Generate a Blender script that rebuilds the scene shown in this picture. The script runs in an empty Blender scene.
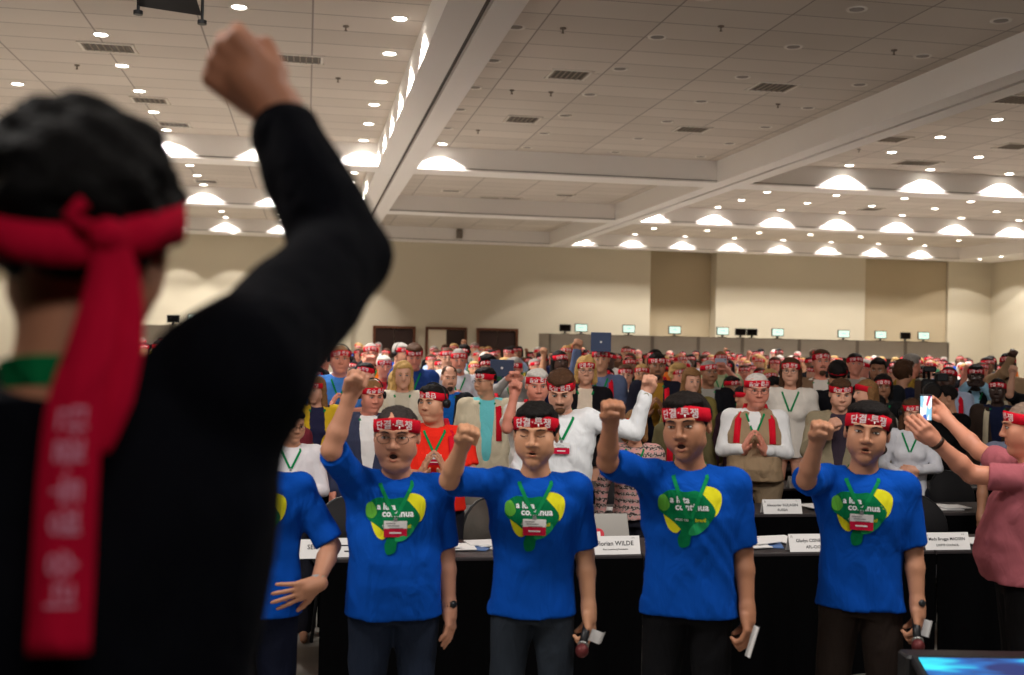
import bpy, math, random
import numpy as np
from mathutils import Vector, Matrix
from mathutils.bvhtree import BVHTree

# ------------------------------------------------------------------ camera, world, exposure
F = 1130.0; IW = 1024; IH = 675; CAMH = 1.97
sc = bpy.context.scene
COL = sc.collection
cam_d = bpy.data.cameras.new('camera'); cam = bpy.data.objects.new('camera', cam_d); COL.objects.link(cam)
cam_d.sensor_width = 36.0; cam_d.lens = F / IW * 36.0
cam_d.clip_start = 0.05; cam_d.clip_end = 200
YAW = math.atan(206 / F); PITCH = math.atan(1.8 / F); ROLL = 0.021
CR = Matrix.Rotation(-YAW, 3, 'Z') @ Matrix.Rotation(math.pi / 2 + PITCH, 3, 'X') @ Matrix.Rotation(ROLL, 3, 'Z')
cam.location = (0, 0, CAMH); cam.rotation_euler = CR.to_euler()
cam_d.dof.use_dof = True; cam_d.dof.focus_distance = 7.0; cam_d.dof.aperture_fstop = 2.5
sc.camera = cam
CAMP = Vector((0, 0, CAMH))

sc.view_settings.view_transform = 'Standard'; sc.view_settings.look = 'None'
sc.view_settings.gamma = 1.0; sc.view_settings.use_curve_mapping = False
sc.view_settings.exposure = 0.75
sc.cycles.use_denoising = True
sc.cycles.max_bounces = 6; sc.cycles.diffuse_bounces = 5; sc.cycles.glossy_bounces = 2
sc.cycles.transmission_bounces = 2; sc.cycles.sample_clamp_indirect = 4.0
sc.cycles.caustics_reflective = False; sc.cycles.caustics_refractive = False
w = bpy.data.worlds.new('world'); sc.world = w; w.use_nodes = True
w.node_tree.nodes['Background'].inputs[0].default_value = (1.0, 0.90, 0.80, 1)
w.node_tree.nodes['Background'].inputs[1].default_value = 0.10

def area_light(name, loc, target, sx, sy, power, col):
    d = bpy.data.lights.new(name, 'AREA'); d.shape = 'RECTANGLE'; d.size = sx; d.size_y = sy
    d.energy = power; d.color = col
    o = bpy.data.objects.new(name, d); COL.objects.link(o); o.location = loc
    o.rotation_euler = (Vector(target) - Vector(loc)).to_track_quat('-Z', 'Y').to_euler()
    return o
area_light('added_stage_fill', (1.0, -2.6, 4.6), (0.3, 1.5, 1.6), 2.0, 0.6, 42, (1.0, 0.95, 0.90))  # added fill behind the camera, lifts the near man's red band tails
# stage wash: the lamps of the lighting rig that hangs over the stage edge and points at the hall
area_light('stage_wash', (-2.5, 3.3, 5.0), (0.5, 7.0, 1.0), 3.0, 0.5, 105, (1.0, 0.95, 0.90))
area_light('stage_wash', (3.5, 3.3, 5.0), (2.5, 7.0, 1.0), 3.0, 0.5, 105, (1.0, 0.95, 0.90))

def ray(px, py):
    return (CR @ Vector((px - IW / 2, -(py - IH / 2), -F))).normalized()
def at_d(px, py, d):            # camera depth d
    v = CR @ Vector(((px - IW / 2) / F, -(py - IH / 2) / F, -1.0)); return CAMP + v * d
def at_z(px, py, z):
    v = ray(px, py); return CAMP + v * ((z - CAMH) / v.z)
def at_y(px, py, y):
    v = ray(px, py); return CAMP + v * (y / v.y)
def proj(p):
    q = CR.transposed() @ (Vector(p) - CAMP); return (IW / 2 + F * q.x / -q.z, IH / 2 - F * q.y / -q.z, -q.z)
def horizon(px): return 335 + 0.021 * (px - 306)

# ------------------------------------------------------------------ materials
MATS = {}
def mat(name, col, rough=0.7, metal=0.0, noise=0.0, nscale=8.0, spec=0.3, emit=None, estr=1.0, bump=0.0, bscale=60.0, bmap=None, bdist=.01):
    key = (name,)
    if key in MATS: return MATS[key]
    m = bpy.data.materials.new(name); m.use_nodes = True; MATS[key] = m
    nt = m.node_tree; b = nt.nodes['Principled BSDF']
    b.inputs['Roughness'].default_value = rough; b.inputs['Metallic'].default_value = metal
    b.inputs['Specular IOR Level'].default_value = spec
    b.inputs['Base Color'].default_value = (*col, 1)
    if noise > 0:
        tc = nt.nodes.new('ShaderNodeTexCoord'); n = nt.nodes.new('ShaderNodeTexNoise'); n.inputs['Scale'].default_value = nscale
        n.inputs['Detail'].default_value = 4
        r = nt.nodes.new('ShaderNodeMix'); r.data_type = 'RGBA'
        r.inputs['A'].default_value = (*[c * (1 - noise) for c in col], 1); r.inputs['B'].default_value = (*[min(1, c * (1 + noise)) for c in col], 1)
        nt.links.new(tc.outputs['Object'], n.inputs['Vector']); nt.links.new(n.outputs['Fac'], r.inputs['Factor'])
        nt.links.new(r.outputs['Result'], b.inputs['Base Color'])
    if bump > 0:
        tc = nt.nodes.new('ShaderNodeTexCoord'); n = nt.nodes.new('ShaderNodeTexNoise'); n.inputs['Scale'].default_value = bscale
        bp = nt.nodes.new('ShaderNodeBump'); bp.inputs['Strength'].default_value = bump; bp.inputs['Distance'].default_value = bdist
        if bmap:
            mp = nt.nodes.new('ShaderNodeMapping'); mp.inputs['Scale'].default_value = bmap; mp.inputs['Rotation'].default_value = (.2, .35, 0); nt.links.new(tc.outputs['Object'], mp.inputs[0]); nt.links.new(mp.outputs[0], n.inputs['Vector']); n.inputs['Distortion'].default_value = .8; n.inputs['Detail'].default_value = 3
        else: nt.links.new(tc.outputs['Object'], n.inputs['Vector'])
        nt.links.new(n.outputs['Fac'], bp.inputs['Height']); nt.links.new(bp.outputs['Normal'], b.inputs['Normal'])
    if emit is not None:
        b.inputs['Emission Color'].default_value = (*emit, 1); b.inputs['Emission Strength'].default_value = estr
    return m
def srgb(r, g, b):
    f = lambda c: (c / 255 / 12.92) if c / 255 <= 0.04045 else ((c / 255 + 0.055) / 1.055) ** 2.4
    return (f(r), f(g), f(b))
def cmat(kind, rgb):            # cloth / hair / skin by colour
    n = kind + '_%d_%d_%d' % rgb; c = srgb(*rgb)
    if kind == 'skin': return mat(n, c, 0.5, noise=0.10, nscale=14, spec=0.35)
    if kind == 'hair': return mat(n, c, 0.7, noise=0.45, nscale=70, spec=0.14, bump=0.6, bscale=90)
    if kind == 'cloth': return mat(n, c, 0.85, noise=0.08, nscale=9, spec=0.06, bump=0.6, bscale=1.0, bmap=(11, 11, 4.5), bdist=.035)
    return mat(n, c, 0.6)

# ------------------------------------------------------------------ mesh helpers
class MB:
    def __init__(s): s.v = []; s.f = []; s.m = []
    def add(s, vs, fs, mi=0):
        o = len(s.v); s.v += [tuple(v) for v in vs]; s.f += [[i + o for i in f] for f in fs]; s.m += [mi] * len(fs)
    def box(s, c, size, mi=0, rz=0.0, M=None, bev=0.0):
        hx, hy, hz = size[0] / 2, size[1] / 2, size[2] / 2
        if bev > 0:
            b = min(bev, hx * .9, hy * .9, hz * .9); vs = []; fs = []
            for sx in (-1, 1):
                for sy in (-1, 1):
                    for sz in (-1, 1):
                        vs += [(sx * hx, sy * (hy - b), sz * (hz - b)), (sx * (hx - b), sy * hy, sz * (hz - b)), (sx * (hx - b), sy * (hy - b), sz * hz)]
            I = lambda a, b_, c_, k: ((a * 2 + b_) * 2 + c_) * 3 + k
            for a in (0, 1):
                fs.append([I(a, 0, 0, 0), I(a, 1, 0, 0), I(a, 1, 1, 0), I(a, 0, 1, 0)]); fs.append([I(0, a, 0, 1), I(1, a, 0, 1), I(1, a, 1, 1), I(0, a, 1, 1)]); fs.append([I(0, 0, a, 2), I(1, 0, a, 2), I(1, 1, a, 2), I(0, 1, a, 2)])
                for c_ in (0, 1):
                    fs.append([I(a, c_, 0, 0), I(a, c_, 1, 0), I(a, c_, 1, 1), I(a, c_, 0, 1)])
                    fs.append([I(a, 0, c_, 0), I(a, 1, c_, 0), I(a, 1, c_, 2), I(a, 0, c_, 2)])
                    fs.append([I(0, a, c_, 1), I(1, a, c_, 1), I(1, a, c_, 2), I(0, a, c_, 2)])
                    for d in (0, 1): fs.append([I(a, c_, d, 0), I(a, c_, d, 1), I(a, c_, d, 2)])
        else:
            vs = [(x, y, z) for x in (-hx, hx) for y in (-hy, hy) for z in (-hz, hz)]
            fs = [[0, 1, 3, 2], [4, 6, 7, 5], [0, 4, 5, 1], [2, 3, 7, 6], [0, 2, 6, 4], [1, 5, 7, 3]]
        c = Vector(c); R = Matrix.Rotation(rz, 3, 'Z') if M is None else M
        s.add([R @ Vector(v) + c for v in vs], fs, mi)
    def tube(s, pts, r, n=8, mi=0, cap=True):
        pts = [Vector(p) for p in pts]; rs = r if isinstance(r, (list, tuple)) else [r] * len(pts)
        rings = []; up = None
        for i, p in enumerate(pts):
            t = (pts[min(i + 1, len(pts) - 1)] - pts[max(i - 1, 0)]).normalized()
            if up is None: up = t.orthogonal().normalized()
            up = (up - t * up.dot(t)).normalized(); bi = t.cross(up)
            rings.append([p + (up * math.cos(a) + bi * math.sin(a)) * rs[i] for a in [2 * math.pi * k / n for k in range(n)]])
        vs = [v for r_ in rings for v in r_]; fs = []
        for i in range(len(pts) - 1):
            for k in range(n):
                a = i * n + k; b = i * n + (k + 1) % n; fs.append([a, b, b + n, a + n])
        if cap: fs.append(list(range(n))[::-1]); fs.append([len(vs) - n + k for k in range(n)])
        s.add(vs, fs, mi)
    def cyl(s, c, r, h, n=20, mi=0, r2=None, axis='Z', M=None):
        r2 = r if r2 is None else r2
        vs = [(r * math.cos(2 * math.pi * k / n), r * math.sin(2 * math.pi * k / n), -h / 2) for k in range(n)] + [(r2 * math.cos(2 * math.pi * k / n), r2 * math.sin(2 * math.pi * k / n), h / 2) for k in range(n)]
        fs = [[k, (k + 1) % n, n + (k + 1) % n, n + k] for k in range(n)] + [list(range(n))[::-1], list(range(n, 2 * n))]
        R = M if M is not None else {'Z': Matrix.Identity(3), 'Y': Matrix.Rotation(-math.pi / 2, 3, 'X'), 'X': Matrix.Rotation(math.pi / 2, 3, 'Y')}[axis]
        s.add([R @ Vector(v) + Vector(c) for v in vs], fs, mi)
    def ell(s, c, r, n=14, mi=0, M=None):
        vs = []; fs = []; m = n // 2
        for i in range(1, m):
            t = math.pi * i / m
            for k in range(n): p = 2 * math.pi * k / n; vs.append((r[0] * math.sin(t) * math.cos(p), r[1] * math.sin(t) * math.sin(p), r[2] * math.cos(t)))
        a = len(vs); vs += [(0, 0, r[2]), (0, 0, -r[2])]
        for i in range(m - 2):
            for k in range(n): fs.append([i * n + k, (i + 1) * n + k, (i + 1) * n + (k + 1) % n, i * n + (k + 1) % n])
        for k in range(n): fs.append([a, k, (k + 1) % n]); fs.append([a + 1, (m - 2) * n + (k + 1) % n, (m - 2) * n + k])
        R = M or Matrix.Identity(3); s.add([R @ Vector(v) + Vector(c) for v in vs], fs, mi)
    def strip(s, pts, wid, th=0.002, mi=0):   # flat ribbon, pts [(p, width_dir)], closed thin box section
        vs = []
        n = len(pts)
        for i, (p, wd) in enumerate(pts):
            p = Vector(p); wd = Vector(wd).normalized()
            t = (Vector(pts[min(i + 1, n - 1)][0]) - Vector(pts[max(i - 1, 0)][0])).normalized(); nn = wd.cross(t).normalized() * th / 2
            ww = wid[i] if isinstance(wid, (list, tuple)) else wid
            vs += [p + wd * ww / 2 + nn, p - wd * ww / 2 + nn, p - wd * ww / 2 - nn, p + wd * ww / 2 - nn]
        fs = [[3, 2, 1, 0], [4 * n - 4, 4 * n - 3, 4 * n - 2, 4 * n - 1]]
        for i in range(n - 1):
            for k in range(4): a = 4 * i + k; b = 4 * i + (k + 1) % 4; fs.append([a, b, b + 4, a + 4])
        s.add(vs, fs, mi)
    def mesh(s, name, mats, smooth=False):
        me = bpy.data.meshes.new(name); me.from_pydata(s.v, [], s.f)
        for m in mats: me.materials.append(m)
        if len(mats) > 1: me.polygons.foreach_set('material_index', s.m)
        if smooth: me.polygons.foreach_set('use_smooth', [True] * len(s.f))
        me.update(); return me
    def build(s, name, mats, parent=None, smooth=False, loc=None):
        if not isinstance(mats, (list, tuple)): mats = [mats]
        o = bpy.data.objects.new(name, s.mesh(name, mats, smooth)); COL.objects.link(o)
        if parent is not None: o.parent = parent
        if loc is not None: o.location = loc
        return o
def empty(name, loc=(0, 0, 0), rz=0.0, label=None, cat=None, group=None):
    o = bpy.data.objects.new(name, None); COL.objects.link(o); o.location = loc; o.rotation_euler = (0, 0, rz); o.empty_display_size = 0.05
    return tag(o, label, cat, group)
def tag(o, label=None, cat=None, group=None, kind=None):
    if label: o['label'] = label
    if cat: o['category'] = cat
    if group: o['group'] = group
    if kind: o['kind'] = kind
    return o
def copy_tree(o, parent=None):
    c = o.copy(); COL.objects.link(c)
    if parent is not None: c.parent = parent
    for ch in o.children: copy_tree(ch, c)
    return c
TXT = {}
def text_mesh(body, bold=0.0, res=2, space=1.0):          # glyph outlines as flat triangles: (verts Nx2 centred, faces)
    k = (body, bold, res, space)
    if k in TXT: return TXT[k]
    cu = bpy.data.curves.new('lettering', 'FONT'); cu.body = body; cu.size = 1.0; cu.align_x = 'CENTER'; cu.align_y = 'CENTER'; cu.offset = bold; cu.resolution_u = res; cu.space_character = space
    o = bpy.data.objects.new('lettering', cu); COL.objects.link(o)
    bpy.context.view_layer.update()
    me = o.to_mesh(); vs = np.array([v.co[:2] for v in me.vertices]); fs = [list(p.vertices) for p in me.polygons]; o.to_mesh_clear()
    bpy.data.objects.remove(o); bpy.data.curves.remove(cu)
    vs = vs - (vs.max(0) + vs.min(0)) / 2
    TXT[k] = (vs, fs); return TXT[k]
def add_text(mb, body, fn, width=None, height=None, mi=1, bold=0.0, res=2, space=1.0):
    vs, fs = text_mesh(body, bold, res, space)
    ext = vs.max(0) - vs.min(0)
    s = width / ext[0] if width else height / ext[1]
    if width and height: s = min(s, height / ext[1])
    mb.add([fn(x * s, y * s) for x, y in vs], fs, mi)
# ------------------------------------------------------------------ the hall
HC = CAMH + 3.5; HB = CAMH + 3.08      # coffer ceiling, underside of the beams
XL, XR = -13.0, 24.0; YW = 36.6; YN = -3.5
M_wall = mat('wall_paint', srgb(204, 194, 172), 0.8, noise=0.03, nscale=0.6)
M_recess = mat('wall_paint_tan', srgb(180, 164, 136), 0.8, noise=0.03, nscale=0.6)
M_beam = mat('beam_paint', srgb(240, 236, 232), 0.8, noise=0.02, nscale=1)
M_track = mat('dark_track', srgb(60, 48, 40), 0.5)
def tile_mat():
    m = bpy.data.materials.new('ceiling_tiles'); m.use_nodes = True; nt = m.node_tree; b = nt.nodes['Principled BSDF']; b.inputs['Roughness'].default_value = 0.9
    N = nt.nodes.new; L = nt.links.new
    tc = N('ShaderNodeTexCoord'); br = N('ShaderNodeTexBrick'); br.offset = 0.0; br.squash = 1.0
    br.inputs['Scale'].default_value = 1.0; br.inputs['Mortar Size'].default_value = 0.012; br.inputs['Mortar Smooth'].default_value = 0.3
    br.inputs['Brick Width'].default_value = 1.25; br.inputs['Row Height'].default_value = 0.625
    br.inputs['Color1'].default_value = (*srgb(224, 214, 203), 1); br.inputs['Color2'].default_value = (*srgb(213, 203, 192), 1); br.inputs['Mortar'].default_value = (*srgb(160, 150, 142), 1)
    L(tc.outputs['Object'], br.inputs['Vector'])
    n = N('ShaderNodeTexNoise'); n.inputs['Scale'].default_value = 0.35; L(tc.outputs['Object'], n.inputs['Vector'])
    mx = N('ShaderNodeMix'); mx.data_type = 'RGBA'; mx.blend_type = 'MULTIPLY'; mx.inputs['Factor'].default_value = 0.25
    L(br.outputs['Color'], mx.inputs['A']); L(n.outputs['Fac'], mx.inputs['B']); L(mx.outputs['Result'], b.inputs['Base Color'])
    return m
M_tile = tile_mat()
M_floor = mat('floor_carpet', srgb(170, 164, 156), 0.95, noise=0.25, nscale=3, bump=0.3, bscale=200)
def struct(name, mb, mats, **k): return tag(mb.build(name, mats, **k), kind='structure')
mb = MB(); mb.box(((XL + XR) / 2, (YN + YW) / 2, -0.1), (XR - XL + 1, YW - YN + 1, 0.2)); struct('floor', mb, M_floor)
mb = MB(); mb.box(((XL + XR) / 2, (YN + YW) / 2, HC + 0.1), (XR - XL + 1, YW - YN + 1, 0.2)); struct('ceiling', mb, M_tile)
# back wall with its shallow recesses (boxes side by side; the recessed stretches stand 0.5 m further back)
def wx(px): return at_y(px, 300, YW).x
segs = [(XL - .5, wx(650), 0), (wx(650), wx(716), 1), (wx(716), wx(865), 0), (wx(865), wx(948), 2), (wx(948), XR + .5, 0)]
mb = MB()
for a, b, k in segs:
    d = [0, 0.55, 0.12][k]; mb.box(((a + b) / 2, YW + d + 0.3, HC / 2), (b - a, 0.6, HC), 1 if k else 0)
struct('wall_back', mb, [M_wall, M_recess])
mb = MB(); mb.box((XR + 0.15, (YN + YW) / 2, HC / 2), (0.3, YW - YN + 1, HC)); struct('wall_right', mb, M_wall)
mb = MB(); mb.box((XL - 0.15, (YN + YW) / 2, HC / 2), (0.3, YW - YN + 1, HC)); struct('wall_left', mb, M_wall)
mb = MB(); mb.box(((XL + XR) / 2, YN - 0.15, HC / 2), (XR - XL, 0.3, HC)); struct('wall_front', mb, mat('front_drape', srgb(45, 40, 40), 0.9))
# piers on the wall: a slim one in the right corner and one near the doors
mb = MB(); mb.box((wx(962) + 1.9, YW - 0.1, HB / 2), (0.45, 0.2, HB)); struct('trim_4', mb, M_wall)
mb = MB(); mb.box((wx(352) - 0.2, YW - 0.06, HB / 2), (0.4, 0.12, HB)); struct('trim_5', mb, M_wall)
# longitudinal beams, each a pair of cheeks with the partition track between them
BEAMS = [(1.21, 1.55, 1.62, 1.93), (7.68, 7.98, 8.06, 8.34), (-5.75, -5.40, -5.33, -5.02)]
n = 1
for x0, x1, x2, x3 in BEAMS:
    mb = MB(); L = YW - YN; yc = (YW + YN) / 2
    mb.box(((x0 + x1) / 2, yc, (HB + HC) / 2), (x1 - x0, L, HC - HB)); mb.box(((x2 + x3) / 2, yc, (HB + HC) / 2), (x3 - x2, L, HC - HB))
    mb.box(((x1 + x2) / 2, yc, (HB + HC) / 2 + 0.03), (x2 - x1, L, HC - HB - 0.06), 1)
    struct('trim_%d' % n, mb, [M_beam, M_track]); n += 1
# cross beams of every bay: front faces at Y 20.6, 27.85, 35.2/36
n = 10
BAYS = [(XL, -5.75), (-5.02, 1.21), (1.93, 7.68), (8.34, 22.2)]
for (xa, xb) in BAYS:
    for k, (y0, y1) in enumerate([(20.6, 21.3), (27.85, 28.5), (35.35, YW)]):
        if k == 2 and xa > 1.5: y0 = 35.72
        mb = MB(); mb.box(((xa + xb) / 2, (y0 + y1) / 2, (HB + HC) / 2), (xb - xa, y1 - y0, HC - HB)); mb.box(((xa + xb) / 2, y0 - 0.006, HB + 0.035), (xb - xa, 0.012, 0.012), 1)
        struct('trim_%d' % n, mb, [M_beam, M_track]); n += 1
mb = MB(); mb.box(((22.2 + XR) / 2, (YN + YW) / 2, (HB + HC) / 2), (XR - 22.2, YW - YN, HC - HB)); struct('trim_30', mb, M_beam)
# doors in the back wall
M_doorfr = mat('door_frame_wood', srgb(96, 56, 34), 0.5, noise=0.2, nscale=6); M_doorp = mat('door_panel_dark', srgb(48, 30, 24), 0.5, noise=0.2, nscale=6)
M_steel = mat('brushed_steel', srgb(170, 170, 165), 0.35, metal=0.9)
for i, (pa, pb, openp) in enumerate([(373, 415.5, 0), (425.5, 467, 1), (476.5, 518, 0)]):
    a = at_y(pa, 327, YW).x; b = at_y(pb, 327, YW).x; top = 2.32
    mb = MB(); cx = (a + b) / 2; w_ = b - a
    mb.box((a + .04, YW - .04, top / 2), (.08, .12, top)); mb.box((b - .04, YW - .04, top / 2), (.08, .12, top)); mb.box((cx, YW - .04, top - .04), (w_ - .16, .12, .08))
    dr = struct('door_%d' % (i + 1), mb, M_doorfr)
    for sgn in (-1, 1):
        mb = MB(); m_ = M_doorp
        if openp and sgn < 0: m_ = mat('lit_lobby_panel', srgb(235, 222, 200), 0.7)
        mb.box((cx + sgn * (w_ - .16) / 4, YW - .02, (top - .08) / 2), ((w_ - .18) / 2, .05, top - .09), bev=.01)
        lf = mb.build('door_leaf', m_, dr)
        if m_ is M_doorp:
            mb = MB(); mb.tube([(cx + sgn * .05, YW - .09, .95), (cx + sgn * .05, YW - .09, 1.3)], .012); mb.box((cx + sgn * .05, YW - .06, 1.12), (.05, .05, .3)); mb.build('door_handle', M_steel, lf)
# ------------------------------------------------------------------ ceiling fixtures
M_lamp_on = mat('lamp_diffuser_lit', (1, .95, .85), 0.5, emit=(1, .93, .82), estr=14.0)
M_lamp_off = mat('lamp_diffuser_unlit', srgb(120, 112, 104), 0.4)
M_white_metal = mat('white_enamel', srgb(225, 218, 208), 0.4)
M_vent = mat('vent_dark', srgb(84, 76, 68), 0.6)
SPOT = bpy.data.lights.new('downlight_beam', 'SPOT'); SPOT.energy = 135; SPOT.spot_size = math.radians(120); SPOT.spot_blend = 0.12
SPOT.color = (1.0, 0.95, 0.895); SPOT.shadow_soft_size = 0.05
SPOTA = SPOT.copy(); SPOTA.energy = 60
SPOTN = SPOT.copy(); SPOTN.energy = 70; SPOTN.spot_size = math.radians(88)
def lamp_proto(on):
    mb = MB(); n = 20; vs = []
    for r, z in [(.075, -.002), (.105, -.012), (.112, 0.0)]: vs += [(r * math.cos(2 * math.pi * k / n), r * math.sin(2 * math.pi * k / n), z) for k in range(n)]
    mb.add(vs, [[i * n + k, (i + 1) * n + k, (i + 1) * n + (k + 1) % n, i * n + (k + 1) % n] for i in range(2) for k in range(n)])
    a = mb.mesh('lamp_ring', [M_white_metal], True)
    mb = MB(); mb.cyl((0, 0, -.003), .076, .004); return a, mb.mesh('lamp_diffuser', [M_lamp_on if on else M_lamp_off])
LP = {True: lamp_proto(True), False: lamp_proto(False)}
def downlight(x, y, z, on, label, group, beam=None):
    t = empty('ceiling_light', (x, y, z), 0, label, 'ceiling light', group)
    for nm, me in zip(('ring', 'diffuser'), LP[on]):
        o = bpy.data.objects.new(nm, me); COL.objects.link(o); o.parent = t
    if on:
        s = bpy.data.objects.new('lamp_light', beam or (SPOTA if y > 34.9 else SPOT)); COL.objects.link(s); s.parent = t; s.location = (0, 0, -0.03)
ORD = ['first', 'second', 'third', 'fourth', 'fifth', 'sixth', 'seventh', 'eighth', 'ninth', 'tenth', 'eleventh', 'twelfth']
def grid_lights(xs, ys, z, on, where, group):
    for j, y in enumerate(ys):
        vis = [(x, proj((x, y, z))) for x in xs]
        k = 0
        for x, (px, py, d) in vis:
            if px < -60 or px > 1084 or py < -90: continue
            k += 1
            st = 'lit' if on else 'unlit'
            downlight(x, y, z, on, '%s downlight, %s from left in row %s from back, %s' % (st, ORD[k - 1], ORD[len(ys) - 1 - j], where), group)
near = [12.45, 14.02, 15.59, 17.16, 18.73, 20.34]; mid_r = [24.45, 26.0, 27.58]; far_r = [33.4, 35.08]
left_x = [-11.2, -9.5, -7.8, -4.13, -2.46, -0.78, 0.94]; right_x = [10.27 + 1.71 * k for k in range(7)]; mid_x = [2.24, 3.89, 5.55, 7.2]
left_x = [-9.5, -7.8, -4.13, -2.46, -0.78, 0.94]
grid_lights(left_x, near, HC, True, 'near left ceiling bay', 'lit downlights of the near left coffer')
grid_lights(left_x, mid_r, HC, True, 'middle left ceiling bay', 'lit downlights of the middle left coffer')
grid_lights(left_x, far_r, HC, True, 'far left ceiling bay', 'lit downlights of the far left coffer')
grid_lights(right_x, near, HC, True, 'near right ceiling bay', 'lit downlights of the near right coffer')
grid_lights([8.62 + 1.71 * k for k in range(8)], mid_r, HC, True, 'middle right ceiling bay', 'lit downlights of the middle right coffer')
grid_lights([8.75 + 1.71 * k for k in range(8)], [33.4, 35.46], HC, True, 'far right ceiling bay', 'lit downlights of the far right coffer')
grid_lights(mid_x, [9.3, 10.9] + near[:-1], HC, False, 'dim middle ceiling bay', 'unlit downlights of the middle coffer')
grid_lights(mid_x[1:], [20.2], HC, False, 'back edge of dim bay', 'unlit downlights of the middle coffer')
downlight(2.35, 20.3, HC, True, 'single lit downlight in the dim middle bay, flaring on the cross beam', None)
for i, (px, py) in enumerate([(182, 235), (236, 237), (290.7, 239), (130, 233), (70, 231)]):
    p = at_z(px, py, HB); downlight(p.x, 35.6, HB - .001, True, '%s lit soffit downlight %s along the top of the far left wall' % ('small', ['third', 'fourth', 'fifth', 'second', 'first'][i] + ' from the left'), 'soffit lights over the left wall', SPOTN)
for i, (px, py) in enumerate([(979.7, 259), (1001, 256.5)]):
    p = at_z(px, py, HB); downlight(p.x, p.y, HB - .001, True, '%s lit soffit downlight in the far right corner of the hall' % ['left hand', 'right hand'][i], 'soffit lights in the right corner')

def vent(px, py, w_, l_, where):
    p = at_z(px, py, HC); t = empty('ceiling_vent', (p.x, p.y, HC), 0, 'dark slatted air vent ' + where, 'air vent', 'ceiling air vents')
    mb = MB()
    for sx, sy, a, b in [(0, -l_ / 2, w_ + .06, .03), (0, l_ / 2, w_ + .06, .03), (-w_ / 2, 0, .03, l_), (w_ / 2, 0, .03, l_)]: mb.box((sx, sy, -.008), (a, b, .016))
    mb.build('frame', M_white_metal, t)
    mb = MB(); mb.box((0, 0, -.003), (w_ - .03, l_ - .03, .004)); mb.build('backing', M_vent, t)
    mb = MB(); k = int(w_ / .07)
    for i in range(k): mb.box((-w_ / 2 + (i + .5) * w_ / k, 0, -.01), (.012, l_ - .03, .012))
    mb.build('slats', mat('vent_slat', srgb(150, 138, 124), 0.6), t)
for v in [(568.7, 74.3, .5, .5, 'beside the long left beam, nearest of the middle coffer'), (522.5, 119, .5, .5, 'left of the middle coffer, nearer the cross beam'),
          (692, 129, .5, .45, 'centre right of the middle coffer close to its cross beam'), (773, 86.7, .55, .5, 'right of the middle coffer above the long right beam'),
          (451, 190.6, .42, .3, 'leftmost behind the first cross beam'), (489.7, 197.5, .5, .25, 'left of the touching pair behind the first cross beam'), (511.7, 198, .5, .25, 'right of the touching pair behind the first cross beam'), (565, 195, .42, .3, 'rightmost behind the first cross beam'),
          (1018, 99, .6, .5, 'topmost at the right edge of the picture'), (1014, 146, .5, .5, 'lower at the right edge of the picture'), (917.6, 162.6, .75, .5, 'wide one just above the right cross beam'), (891, 138.7, .5, .5, 'small one left of the wide vent above the right cross beam'),
          (871, 209, .5, .5, 'in the middle right coffer between two rows of lamps'), (108, 47, .62, .4, 'above the dark haired head at upper left'), (297, 58.4, .62, .4, 'right of the raised fist in the left coffer'), (150, 100, .5, .4, 'just over the head between two lamps'), (174, 124, .5, .4, 'lowest in the left coffer beside the last lamp'), (206, 181, .5, .5, 'in the middle left coffer')]:
    vent(*v)
M_spr = mat('sprinkler_brass', srgb(110, 96, 84), 0.4, metal=0.5)
for i, (px, py) in enumerate([(563, 28), (512, 90), (551, 92), (478, 130), (721, 26), (778, 104), (894, 50), (346, 26), (338, 78), (77, 65), (859, 149)]):
    p = at_z(px, py, HC); mb = MB(); mb.cyl((0, 0, -.006), .035, .012); mb.cyl((0, 0, -.03), .008, .05, 8); mb.cyl((0, 0, -.055), .018, .006, 12)
    tag(mb.build('fire_sprinkler', M_spr, loc=(p.x, p.y, HC)), 'small ceiling sprinkler head, ' + ['near the top of the middle coffer by the left beam', 'left of the pair over the left vents', 'right of the pair over the left vents', 'over the bright flare by the cross beam', 'near the top centre of the middle coffer', 'below the vent in the right of the middle coffer', 'upper right in the dim coffer', 'right of the raised fist at the top', 'beside the bent forearm in the left coffer', 'far left over the dark hair', 'in the near right coffer under the lamps'][i], 'sprinkler', 'ceiling sprinklers')
# small speaker on the far cross beam
p = at_y(459, 234, 35.72); t = tag(MB().build('wall_speaker', M_white_metal), 'small grey box speaker high on the far cross beam', 'speaker')
bpy.data.objects.remove(t); t = empty('wall_speaker', (p.x, 35.7, p.z - .12), 0, 'small grey box speaker high on the far cross beam', 'speaker')
mb = MB(); mb.box((0, -.06, .12), (.2, .12, .3), bev=.02); mb.build('cabinet', mat('speaker_grey', srgb(150, 142, 130), 0.6), t)
mb = MB(); mb.box((0, -.125, .12), (.16, .01, .25)); mb.build('grille', mat('speaker_grille', srgb(120, 112, 104), 0.7), t)
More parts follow.
